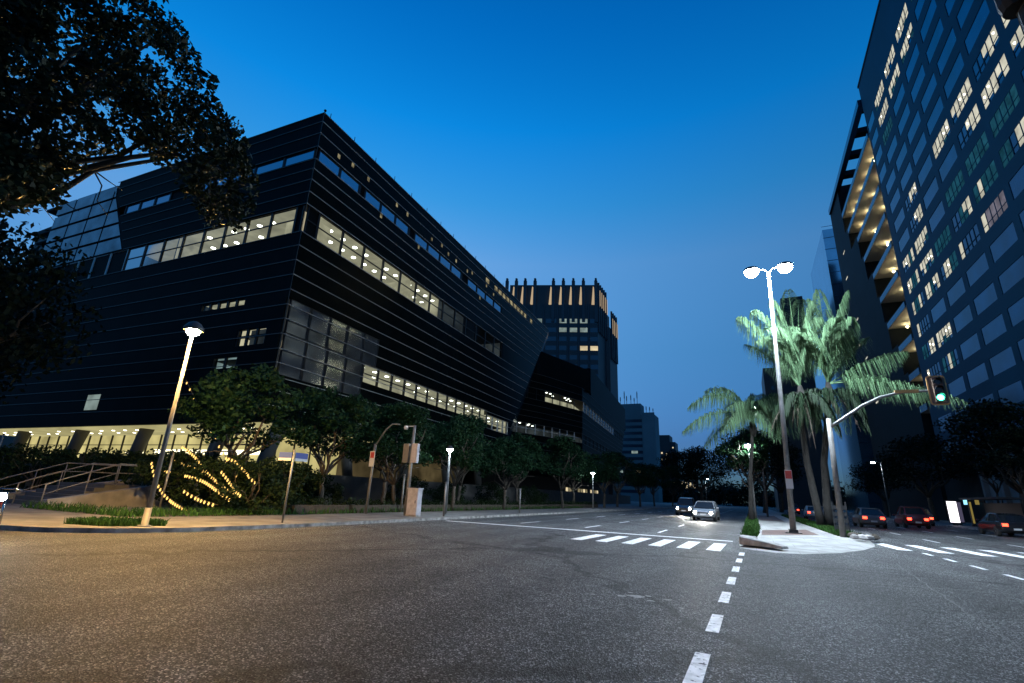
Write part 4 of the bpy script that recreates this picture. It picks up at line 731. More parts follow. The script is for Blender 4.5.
def palm(name, label, base, key, trunk_pts, rad, seed, ll=.95):
    t = thing(name, label, "palm", base, "palms on the median"); b = MB(); b.tube(trunk_pts, rad, 14); b.build("trunk", M['palmbark'], t, smooth=True)
    c, fr = PALMS[key]
    b = MB(); b.lathe(V(c) + V(0, 0, -1.3), [(.16, 0), (.27, .35), (.24, .9), (.10, 1.5)], 12); b.build("crown_shaft", M['palmbark'], t, smooth=True)
    rq = random.Random(seed)
    for i in range(5):
        a = i * 1.26 + rq.uniform(-.3, .3); L_ = rq.uniform(1.6, 2.8) if key != 'A' else rq.uniform(2.4, 3.8); up = rq.uniform(3.6, 5.4) if key != 'A' else rq.uniform(1.2, 2.8); fr = fr + [((c[0] + math.cos(a) * L_ * .35, c[1] + math.sin(a) * L_ * .35, c[2] + up), (c[0] + math.cos(a) * L_, c[1] + math.sin(a) * L_, c[2] + up * .95 - rq.uniform(0, 1.2)))]
    for i, (m, tip) in enumerate(fr): frond(c, m, tip, 100, ll, seed + i, "frond", t, M['palm'], .05, .76)
    return t, c
pa, ca = palm("palm_tree", "shorter palm on the left grass strip, its fronds arching out over the road", (-.14, 44.1, .12), 'A', [(-.14, 44.1, .1), (-.1, 44.1, 1.2), (.1, 44.05, 3.6), (.4, 44, 5.6), (.62, 44, 7.4)], [.24, .17, .14, .13, .12], 100, 2.0)
pb, cb = palm("palm_tree", "tall palm just right of the double street lamp, fronds spread like a fan", (3.95, 38.5, .12), 'B', [(3.95, 38.5, .1), (3.8, 38.4, 1.4), (3.55, 38.0, 4.2), (3.5, 37.4, 6.5), (3.6, 36.9, 8.4)], [.30, .22, .19, .17, .15], 200, 1.75)
pc, cc = palm("palm_tree", "tall palm behind the traffic signal pole, trailing long fronds to the right", (4.54, 39.4, .12), 'C', [(4.54, 39.4, .1), (4.45, 39.3, 1.4), (4.6, 38.8, 4.2), (5.0, 38.2, 6.6), (5.32, 37.7, 8.7)], [.32, .23, .20, .18, .15], 300, 1.85)
rnd = random.Random(6)
for root, c in ((pb, cb), (pc, cc)):
    for i in range(4):
        a = i * 1.57 + rnd.uniform(-.3, .3); L_ = rnd.uniform(1.6, 2.6); c0_ = V(c) + V(0, 0, -.9)
        m = c0_ + V(math.cos(a) * L_ * .6, math.sin(a) * L_ * .5, .2); tip = c0_ + V(math.cos(a) * L_ * .9, math.sin(a) * L_ * .6, -rnd.uniform(1.5, 3.6)); frond(c0_, m, tip, 5, .6, 400 + i, "dry_frond", root, M['palmdry'], .05, .9)
    for i in range(9):      # old dark fronds hanging round the trunk top
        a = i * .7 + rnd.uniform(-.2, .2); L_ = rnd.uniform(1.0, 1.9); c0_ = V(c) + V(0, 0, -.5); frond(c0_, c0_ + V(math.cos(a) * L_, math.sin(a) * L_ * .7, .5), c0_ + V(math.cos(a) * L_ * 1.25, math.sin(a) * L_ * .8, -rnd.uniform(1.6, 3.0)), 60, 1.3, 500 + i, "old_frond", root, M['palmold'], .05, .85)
    for i in range(4):
        a = rnd.uniform(0, 6.28); b = MB(); c0_ = V(c) + V(0, 0, -1.0); b.tube([c0_, c0_ + V(math.cos(a) * .5, math.sin(a) * .4, -.5), c0_ + V(math.cos(a) * .8, math.sin(a) * .6, -1.6)], [.05, .09, .02], 7); b.build("flower_sheath", M['palmdry'], root, smooth=True)
# shrubs on the slope before the terrace
GB = "shrubs between the pavement and the terrace"
def bush(seed, h=2.5, r=1.9, n=3400):
    rnd = random.Random(seed); t = thing("shrub", "x", "shrub", (0, 0, 0), GB); b = MB(); bl = []
    for i in range(6): limb(b, (0, 0, 0), (rnd.uniform(-1, 1) * r * .6, rnd.uniform(-1, 1) * r * .6, h * rnd.uniform(.5, .85)), .04, .01, rnd, 5)
    for i in range(26): a = rnd.uniform(0, 6.28); q = r * math.sqrt(rnd.random()) * .85; z = rnd.uniform(.15, .95) * h * math.sqrt(max(.08, 1 - (q / r) ** 2)); bl.append((math.cos(a) * q, math.sin(a) * q, z, r * rnd.uniform(.16, .3), .8))
    b.build("stem", M['bark'], t); c = MB(); c.extend_quads(leaves(bl, n, .15, seed)); c.build("foliage", M['leafh'], t); return t
bp_ = [bush(61), bush(62, 2.2, 2.1)]; ub = set()
for i, (x, y, s, lab) in enumerate(((-19.6, 15.2, 1.0, "shrub nearest the street name signs, with string lights over its right side"), (-22.0, 15.4, 1.12, "shrub hung with the widest chain of string lights"), (-24.8, 15.0, 1.18, "shrub directly behind the orange lamp post"), (-27.6, 16.3, 1.1, "shrub with lights sloping down from the lobby"), (-21.2, 18.2, 1.1, "shrub in the second row before the lit lobby"), (-25.0, 18.4, 1.2, "tall shrub in the second row, close to a lobby column"),
        (-31.5, 17.5, 1.25, "shrub at the head of the stone steps"), (-35.2, 16.6, 1.3, "dense dark shrub left of the stone steps"), (-39.5, 15.5, 1.3, "second dark shrub left of the stone steps"), (-44, 13.6, 1.35, "third dark shrub left of the stone steps, under the tall tree"), (-49, 12.8, 1.4, "shrub at the left edge, behind the motorcycle"), (-24.2, 22.6, 1.0, "shrub between the street trees and the corner of the lobby"), (-23.4, 31, 1.0, "shrub behind the electrical cabinet"), (-23.2, 37, 1.0, "shrub below the reflective corner glazing"), (-22.9, 44, 1.0, "low shrub before the far lobby columns"), (-22.6, 53, 1.05, "farthest shrub of the left slope"), (-29.0, 18.0, 1.28, "tall shrub in the second row, right behind the head of the steps"), (-33.6, 19.0, 1.3, "shrub before the third lobby column, behind the steps"), (-37.6, 18.6, 1.3, "shrub before the lobby, between two dark columns"), (-42.6, 18.0, 1.35, "shrub before the fourth lobby column"), (-48.0, 17.4, 1.4, "shrub before the fifth lobby column, under the tall tree"), (-54.5, 16.2, 1.45, "farthest left shrub before the lobby"), (-22.6, 19.6, 1.05, "shrub beside the trunk of the nearest street tree"), (-26.9, 20.6, 1.15, "shrub at the corner of the raised terrace"))):
    k = i % 2; place(bp_[k], (x, y, .1), i * 1.3, lab, s, k not in ub); ub.add(k)
hd = thing("low_hedge", "clipped low hedge along the back of the left pavement", "hedge", (-19.4, 40, .1)); b = MB(); b.box(-19.9, -19.0, 17, 68, .12, .5); b.build("stems", M['soil'], hd)
c = MB(); c.extend_quads(leaves([(-19.45, 17 + i * .35, .48, .45, .9) for i in range(148)], 9000, .14, 90)); c.build("foliage", M['leafh'], hd)

# ================================================================== STREET FURNITURE
lp = thing("street_lamp", "slender lamp post with a glowing orange globe at the kerb corner", "street lamp", (-15.48, 8.74, .12)); b = MB(); b.tube([(-15.48, 8.74, .12), (-15.48, 8.74, 5.75)], [.075, .045], 10); b.lathe((-15.48, 8.74, .12), [(.17, 0), (.17, .03), (.09, .05), (.09, .5)], 12); b.build("post", M['post'], lp, smooth=True)
b = MB(); b.tube([(-15.48, 8.74, 5.7), (-15.40, 8.86, 5.86), (-15.33, 8.97, 6.05), (-15.42, 8.84, 6.12)], .02, 7); b.build("lamp_holder", M['steel'], lp); b = MB(); b.lathe((-15.48, 8.74, 6.0), [(.02, -.25), (.10, -.225), (.17, -.17), (.205, -.09), (.20, -.02)], 18); b.build("globe", M['sodium'], lp, smooth=True); b = MB(); b.lathe((-15.48, 8.74, 6.0), [(.30, -.07), (.27, .03), (.18, .16), (.08, .22), (.02, .235)], 18); b.build("lamp_cap", M['darksteel'], lp, smooth=True)
dl = thing("street_lamp", "very tall lamp post with two blazing white heads on the median", "street lamp", (1.70, 28.75, .12)); b = MB(); b.tube([(1.70, 28.75, .12), (1.85, 28.75, 5), (2.08, 28.75, 14.0)], [.14, .115, .075], 12); b.build("post", M['steel'], dl, smooth=True)
b = MB(); b.box(1.35, 2.05, 28.4, 29.1, .125, .16); b.box(1.5, 1.9, 28.55, 28.95, .16, .30); b.build("base_plate", M['darksteel'], dl)
for sx in (-1, 1):
    b = MB(); b.tube([(2.08, 28.75, 13.95), (2.08 + sx * .2, 28.75, 14.25), (2.08 + sx * .5, 28.75, 14.3)], .035, 8); a_ = b.build("arm", M['steel'], dl, smooth=True)
    b = MB(); b.lathe((2.08 + sx * .85, 28.75, 14.24), [(.40, 0), (.44, .04), (.36, .16), (.12, .24)], 20); h_ = b.build("lamp_head", M['darksteel'], dl, smooth=True)
    b = MB(); b.lathe((2.08 + sx * .85, 28.75, 14.235), [(.37, 0), (.36, -.14), (.25, -.28), (.02, -.34)], 20); b.build("lens", M['led'], h_, smooth=True)
b = MB(); b.box(1.74, 1.82, 28.55, 28.64, 2.25, 3.05); b.box(1.62, 1.94, 28.50, 28.54, 2.2, 3.1); pl_ = b.build("sign_plate", M['signw'], dl); b = MB(); b.box(1.64, 1.92, 28.485, 28.496, 2.68, 3.06); b.build("red_panel", M['signr'], pl_)
def lamp(x, y, h, label, arm=.0, r=.28, m='led2', post=.07):
    t = thing("street_lamp", label, "street lamp", (x, y, .12)); b = MB(); b.tube([(x, y, .12), (x, y, h)], [post * 1.4, post * .8], 10)
    if arm: b.tube([(x, y, h - .1), (x + arm * .5, y, h + .12), (x + arm, y, h + .1)], post * .6, 7)
    b.build("post", M['steel'], t, smooth=True); b = MB(); b.lathe((x + arm, y, h), [(r, 0), (r * 1.1, .05), (r * .4, .2)], 14); k = b.build("lamp_head", M['darksteel'], t); b = MB(); b.lathe((x + arm, y, h - .004), [(r * .92, 0), (r * .7, -.12), (.02, -.18)], 14); b.build("lens", M[m], k, smooth=True)
lamp(1.45, 63.6, 12.3, "tall white lamp post standing farther along the median pavement", 0, .3)
lamp(.2, 48.6, 6.4, "white lamp shining inside the small leafy median tree", 0, .34, "led3")
lamp(-14.9, 200, 9.6, "far white street lamp in front of the broad dome-shaped tree", .8, .55)
lamp(-16.6, 26.0, 3.9, "small white pedestrian lamp among the street trees on the left", .0, .2)
lamp(-16.8, 58, 4.2, "added small pedestrian lamp lighting the trees under the office wing", .0, .22)  # extra lamp, added to brighten the leaves of the street trees
lamp(19.0, 96, 8.5, "white street lamp beyond the advertising panels on the right", -1.0, .3)
# traffic signal on the median
ts = thing("traffic_signal", "traffic signal on a curved arm showing green over the right carriageway", "traffic light", (3.65, 28.07, .12)); b = MB(); b.tube([(3.65, 28.07, .12), (3.78, 28.07, 5.55)], [.13, .11], 12); b.build("pole", M['post'], ts, smooth=True)
b = MB(); b.tube([(3.76, 28.07, 5.1), (4.16, 28.07, 5.37), (5.24, 28.07, 6.12), (6.0, 28.07, 6.5), (6.81, 28.07, 6.70), (7.9, 28.07, 6.73), (8.3, 28.07, 6.73)], [.085, .085, .075, .07, .065, .055, .05], 10); b.build("mast_arm", M['steel'], ts, smooth=True)
b = MB(); b.box(6.6, 7.5, 28.0, 28.14, 6.66, 6.80); b.build("yellow_sleeve", M['amberframe'], ts)
def rrect(cx, cz, w, h, r, y0, y1):
    p = []
    for sx, sz, a0 in ((1, -1, -90), (1, 1, 0), (-1, 1, 90), (-1, -1, 180)):
        for k in range(5): a = R(a0 + k * 22.5); p.append((cx + sx * (w / 2 - r) + r * math.cos(a), cz + sz * (h / 2 - r) + r * math.sin(a)))
    b = MB(); n = len(p); b.v = [(x, y0, z) for x, z in p] + [(x, y1, z) for x, z in p]; b.f = [tuple(range(n)), tuple(range(2 * n - 1, n - 1, -1))] + [(i, n + i, n + (i + 1) % n, (i + 1) % n) for i in range(n)]; b.m = [0] * len(b.f); return b
def signal_head(cx, y, zc, root, w=.70, h=1.36, greenlit=True):
    bk = rrect(cx, zc, w, h, .12, y, y + .04).build("backplate", M['amberframe'], root); rrect(cx, zc, w - .10, h - .10, .09, y - .012, y - .002).build("face", M['plateface'], bk)
    b = MB(); b.box(cx - .17, cx + .17, y - .14, y - .014, zc - .55, zc + .55); hs = b.build("housing", M['plateface'], root)
    for i, dz in enumerate((.36, 0, -.36)):
        b = MB(); b.lathe((cx, y - .142, zc + dz), [(.13, 0), (.12, .02)], 16, axis=(0, -1, 0)); b.build("lens", M['green'] if (i == 2 and greenlit) else M['lens'], hs)
        b = MB(); n = 14
        for k in range(n): # visor: upper part of a short tube
            a0, a1 = R(-20 + 220 * k / n), R(-20 + 220 * (k + 1) / n); f = lambda a, rr_, yy: (cx + rr_ * math.cos(a), yy, zc + dz + rr_ * math.sin(a)); d0 = .06 + .22 * max(0, math.sin(a0)); d1_ = .06 + .22 * max(0, math.sin(a1))
            b.face([f(a0, .155, y - .14), f(a1, .155, y - .14), f(a1, .155, y - .14 - d1_), f(a0, .155, y - .14 - d0)]); b.face([f(a0, .148, y - .14), f(a0, .148, y - .14 - d0), f(a1, .148, y - .14 - d1_), f(a1, .148, y - .14)])
        b.build("visor", M['blackplastic'], hs)
signal_head(8.20, 28.0, 6.72, ts)
# mast signal at the top right, reaching in from the near right pavement
ns = thing("traffic_signal", "black back of an overhead traffic signal at the top right corner", "traffic light", (18.6, 2.4, .12)); b = MB(); b.tube([(18.6, 2.4, .12), (18.6, 2.4, 7.5)], [.16, .13], 12); b.build("pole", M['darksteel'], ns, smooth=True); b = MB(); b.tube([(18.6, 2.4, 7.3), (14, 3.5, 7.75), (3.55, 6.2, 7.75)], [.1, .085, .06], 10); b.build("mast_arm", M['darksteel'], ns, smooth=True)
b = MB(); b.lathe((3.36, 6.22, 7.02), [(.15, 0), (.17, .1), (.17, .32), (.12, .4)], 14); b.lathe((3.48, 6.16, 6.62), [(.15, 0), (.17, .1), (.17, .32), (.12, .40)], 14); b.bar((3.45, 6.2, 6.7), (3.45, 6.2, 7.75), .2, .2); b.build("housing", M['blackplastic'], ns, smooth=False)
# left pavement poles
sp_ = thing("street_sign", "grey pole with two blue and white street name blades", "street sign", (-14.9, 12.9, .12)); b = MB(); b.tube([(-14.9, 12.9, .12), (-14.9, 12.9, 2.62)], .035, 8); b.build("pole", M['steel'], sp_, smooth=True)
for dx, dy in ((-.49, -.09), (.02, .50)):
    d_ = V(dx, dy, 0); p = V(-14.9, 12.9, 2.38); b = MB(); b.bar(p + d_ * .15, p + d_ * 1.25, .02, .30); k = b.build("blade", M['signb'], sp_); n_ = V(dy, -dx, 0).normalized(); n_ = n_ if n_.y < 0 else -n_
    b = MB(); b.bar(p + d_ * .15 + n_ * .014 + V(0, 0, -.1), p + d_ * 1.25 + n_ * .014 + V(0, 0, -.1), .004, .09); b.build("stripe", M['signw'], k)
pp = thing("signal_post", "thin grey signal post with a bent arm and small white sign", "traffic light", (-18.28, 21.0, .12)); b = MB(); b.tube([(-18.28, 21, .12), (-18.2, 21, 3.7)], .07, 8); b.build("pole", M['steel'], pp, smooth=True); b = MB(); b.tube([(-18.2, 21, 3.6), (-17.6, 21.0, 4.45), (-17.2, 21.0, 4.75), (-16.7, 21, 4.72)], .04, 7); b.build("arm", M['steel'], pp, smooth=True); b = MB(); b.box(-18.38, -18.06, 20.88, 20.91, 2.5, 3.3); k = b.build("sign_plate", M['signw'], pp); b = MB(); b.box(-18.34, -18.1, 20.872, 20.878, 2.95, 3.25); b.build("red_panel", M['signr'], k)
cp = thing("signal_pole", "grey pole carrying two signal boxes back to back and a camera", "traffic light", (-16.24, 21.66, .12)); b = MB(); b.tube([(-16.24, 21.66, .12), (-16.2, 21.66, 4.75)], [.11, .075], 10); b.build("pole", M['steel'], cp, smooth=True)
for x0, m in ((-16.62, 'post'), (-16.06, 'cabinet')):
    b = MB(); b.box(x0, x0 + .36, 21.4, 21.62, 2.75, 3.75); b.build("signal_box", M[m], cp, bevel=.02)
b = MB(); b.bar((-16.2, 21.66, 4.7), (-16.65, 21.6, 4.7), .05, .05); b.lathe((-16.65, 21.5, 4.52), [(.1, 0), (.12, .08), (.08, .2)], 10); b.build("camera", M['signw'], cp)
cb_ = thing("utility_cabinet", "pale grey electrical cabinet beside the twin box signal pole", "cabinet", (-15.6, 21.4, .12)); b = MB(); b.box(-15.95, -15.32, 21.3, 21.7, .2, 1.45); b.build("body", M['cabinet'], cb_, bevel=.015); b = MB(); b.box(-15.97, -15.3, 21.28, 21.72, .12, .2); b.build("plinth", M['kerb'], cb_); b = MB(); b.box(-15.99, -15.28, 21.26, 21.74, 1.45, 1.5); b.build("lid", M['cabinet'], cb_); b = MB(); b.box(-15.9, -15.37, 21.285, 21.298, .28, 1.38); k = b.build("door", M['cabinet'], cb_); b = MB(); b.box(-15.44, -15.41, 21.26, 21.284, .75, .9); b.build("handle", M['darksteel'], k)
GP = "short grey posts along the left pavement"
for i, (x, y, h, lab) in enumerate(((-14.9, 23.2, 1.8, "short grey post right of the electrical cabinet"), (-18.8, 24.6, 2.2, "thin short post left of the twin box pole"), (-14.9, 33, 1.7, "short post farther along the left kerb"))):
    t = thing("short_post", lab, "post", (x, y, .12), GP); b = MB(); b.tube([(x, y, .12), (x, y, h)], .055, 10); b.build("shaft", M['steel'], t, smooth=True); b = MB(); b.lathe((x, y, h + .002), [(.075, 0), (.075, .05), (.03, .09)], 10); b.build("cap", M['steel'], t)
GL = "thin posts standing in the shrubs"
for x, y, h, lab in ((-22.68, 13.23, 2.5, "thin leaning post in the shrubs just right of the orange lamp"), (-40.5, 13.6, 3.6, "thin post rising behind the stone steps"), (-26.1, 24.9, 3.7, "plain thin post between two street trees")):
    t = thing("thin_post", lab, "post", (x, y, .1), GL); b = MB(); b.tube([(x, y, .1), (x + .05, y, h)], .045, 8); b.build("shaft", M['steel'], t, smooth=True); b = MB(); b.lathe((x + .05, y, h + .002), [(.07, 0), (.06, .04)], 8); b.build("cap", M['darksteel'], t)
kp = thing("upright_notice", "pale upright panel behind the street trees near the street name signs", "panel", (-28.4, 25.0, .1)); b = MB(); b.box(-29.2, -27.7, 24.9, 25.0, .3, 2.3); b.build("board", M['cabinet'], kp); b = MB(); b.box(-29.1, -28.95, 25.02, 25.12, .1, 2.2); b.box(-27.95, -27.8, 25.02, 25.12, .1, 2.2); b.build("legs", M['darksteel'], kp)
# stone steps with handrails
st = thing("stone_steps", "broad stone steps with tubular handrails leading up from the side pavement", "steps", (-28.6, 11.0, .12)); b = MB(); N_ = 6
for k in range(N_): b.box(-30.6, -26.4, 11.0 + .36 * k, 11.0 + .36 * N_ + 4.0, .12 + .16 * k, .12 + .16 * (k + 1))
b.build("tread", M['terrace'], st)
for x0 in (-31.1, -26.38):
    b = MB(); b.hexa([(x0, 10.7, .12), (x0 + .45, 10.7, .12), (x0 + .45, 17, .12), (x0, 17, .12), (x0, 10.7, .42), (x0 + .45, 10.7, .42), (x0 + .45, 17, 1.5), (x0, 17, 1.5)]); b.build("cheek_wall", M['cheek'], st)
for x0 in (-30.88, -28.5, -26.16):
    b = MB(); b.tube([(x0, 10.6, .12), (x0, 10.6, 1.0), (x0, 11.0, 1.2), (x0, 13.1, 2.0), (x0, 15.4, 2.0), (x0, 15.4, 1.1)], .028, 7); b.tube([(x0, 10.6, .6), (x0, 11.0, .8), (x0, 13.1, 1.6), (x0, 15.4, 1.6)], .02, 6)
    for yy in (12.0, 13.1, 14.2): b.tube([(x0, yy, .3 + (yy - 11) * .36 if yy < 13.2 else 1.08), (x0, yy, 1.2 + (min(yy, 13.1) - 11) * .381)], .02, 6)
    b.build("handrail", M['steel'], st, smooth=True)
# strings of warm lights hanging over the shrubs
STR=[[(-24.03,13.2,2.15),(-23.51,13.2,1.52),(-22.78,13.2,.96),(-21.91,13.2,.57),(-20.78,13.2,.25)],[(-24.48,14.6,2.98),(-23.36,14.6,2.54),(-22.09,14.6,1.78),(-20.88,14.6,1.27),(-20.05,14.6,.98)],[(-20.4,14,1.9),(-19.79,14,1.53),(-19.27,14,1.15),(-18.73,14,.9)],[(-21.69,15,2.5),(-20.86,15,2.31),(-20.14,15,1.89),(-19.36,15,1.43)],[(-25.91,15.2,2.34),(-24.22,15.2,2.06),(-22.99,15.2,1.76),(-22.32,15.2,1.41)],[(-22.47,13.8,1.65),(-21.1,13.8,1.44),(-19.99,13.8,1.07),(-19.09,13.8,.74)],[(-21.34,13.2,1.04),(-20.68,13.2,.84),(-19.9,13.2,.67),(-18.93,13.2,.53)],[(-26.16,14.8,1.89),(-24.69,14.8,1.71),(-24.06,14.8,1.58)],[(-27.87,16,6.73),(-26.02,16,5.04),(-24.43,16,3.65),(-22.8,16,2.33),(-21.89,16,1.63)]]
SL = ["leftmost light string, curling steeply down beside the orange lamp post", "longest light string, sweeping from the lobby down to the shrub foot", "short steep light string joining the foot of the longest one", "light string on the right, nearest the street name signs", "thin light string running above the longest one's middle", "light string with a kink in the middle of the shrubs", "lowest light string, near the pavement", "faint short light string just right of the lamp post", "dotted light string dropping high from in front of the lobby glass"]
bm_ = MB(); bm_.lathe((0, 0, 0), [(.012, .05), (.028, .02), (.03, -.02), (.012, -.06)], 6, axis=(.35, 0, 1)); bproto = bm_.build("bulb", M['bulb']); bme = bproto.data; bpy.data.objects.remove(bproto)
for s_, lab in zip(STR, SL):
    t = thing("string_light", lab, "string lights", s_[0], "warm light strings on the shrubs"); p = [V(q) for q in s_]; pts = []
    for i in range(len(p) - 1):
        a, b_, c_, d_ = p[max(i - 1, 0)], p[i], p[i + 1], p[min(i + 2, len(p) - 1)]
        for k in range(8): u = k / 8; pts.append(.5 * ((2 * b_) + (c_ - a) * u + (2 * a - 5 * b_ + 4 * c_ - d_) * u * u + (3 * b_ - a - 3 * c_ + d_) * u ** 3))
    pts.append(p[-1]); b = MB(); b.tube(pts, .011, 5); b.build("cable", M['cable'], t)
    acc = 0; step = .13 if lab[:5] in ("leftm", "longe", "short", "light") else .2
    if lab.startswith("dotted"): step = .42
    for i in range(len(pts) - 1):
        acc += (pts[i + 1] - pts[i]).length
        if acc > step:
            acc = 0; o = bpy.data.objects.new("bulb", bme); col.objects.link(o); o.parent = t; o.location = pts[i] + V(0, 0, -.05) - t.location; o.scale = (1.25, 1.25, 1.25)
# median furniture
bk_ = thing("broken_kerb", "lifted broken kerb slab at the nose of the central reservation", "kerb block", (0, 19.4, .12)); b = MB(); b.hexa([(-.52, 19.3, .08), (.75, 18.55, .08), (.95, 19.0, .08), (-.3, 20.3, .08), (-.50, 19.3, .34), (.72, 18.6, .17), (.9, 19.0, .17), (-.3, 20.2, .32)]); b.build("slab", M['kerb'], bk_, bevel=.03); b = MB(); b.hexa([(-.55, 20.3, .08), (-.2, 20.35, .08), (.1, 22.5, .08), (-.52, 22.5, .08), (-.53, 20.35, .30), (-.25, 20.4, .28), (.05, 22.4, .2), (-.5, 22.4, .24)]); b.build("kerb_stone", M['kerb'], bk_, bevel=.03)
rb_ = thing("rubble_heap", "broken lump of kerb and soil at the right corner of the median", "rubble", (4.3, 26.6, .12)); rnd = random.Random(2)
for k in range(9):
    b = MB(); b.lathe((4.25 + rnd.uniform(-.5, .45), 26.7 + rnd.uniform(-.7, .6), .12 + rnd.uniform(0, .1)), [(.05, 0), (rnd.uniform(.16, .3), .04), (rnd.uniform(.12, .22), .14), (.04, .2)], 7); b.build("lump", M['soil'] if k % 2 else M['kerb'], rb_)
nb_ = thing("notice_board", "dark slatted board on legs beside the palm trunks", "sign board", (4.1, 31, .12)); b = MB()
for k in range(4): b.box(3.75, 4.35, 31, 31.05, .35 + k * .32, .55 + k * .32)
b.build("slat_panel", M['darksteel'], nb_)
for x0 in (3.72, 4.32): b = MB(); b.box(x0, x0 + .06, 31.06, 31.12, .12, 1.7); b.build("leg", M['darksteel'], nb_)
# right pavement: lit advertising panels, stop shelter
for x, y, w, m, lab in ((18.9, 68, .8, 'ad', "bright white lit advertising panel on the right pavement"), (20.4, 72, .8, 'ad2', "dim violet advertising panel behind the white one"), (20.2, 67.3, .16, 'shopy', "narrow yellow lit sign post on the right pavement")):
    t = thing("advert_panel", lab, "lit sign", (x, y, .12)); b = MB(); b.box(x - w / 2 - .06, x + w / 2 + .06, y, y + .2, .3, 2.6); b.build("case", M['darksteel'], t); b = MB(); b.box(x - w / 2, x + w / 2, y - .015, y - .003, .42, 2.5); b.build("screen", M[m], t); b = MB(); b.box(x - .2, x + .2, y + .03, y + .17, .12, .3); b.build("foot", M['darksteel'], t)
bs = thing("bus_shelter", "dark bus shelter with a flat roof behind the lit panels", "bus shelter", (20.5, 66, .12)); b = MB(); b.box(19.3, 21.4, 58, 67, 2.7, 2.85); b.build("roof", M['darksteel'], bs)
for yy in (58.4, 62.5, 66.6): b = MB(); b.box(21.1, 21.2, yy, yy + .1, .12, 2.7); b.build("post", M['darksteel'], bs)
b = MB(); b.box(21.0, 21.04, 58.6, 66.5, .5, 2.4); b.build("glass_panel", M["shelterglass"], bs); b = MB(); b.box(20.5, 20.95, 59, 66, .5, .56); b.build("bench", M['steel'], bs)
for y, m, lab in ((90, 'shopb', "small blue lit shop sign under the balcony block"), (86, 'shopy', "small yellow lit doorway sign under the balcony block")):
    t = thing("shop_sign", lab, "lit sign", (26.6, y, 3)); b = MB(); b.box(26.5, 26.62, y - .5, y + .5, 2.5, 3.1); b.build("panel", M[m], t); b = MB(); b.box(26.62, 27.7, y - .1, y + .1, 2.8, 2.95); b.build("bracket", M['darksteel'], t)

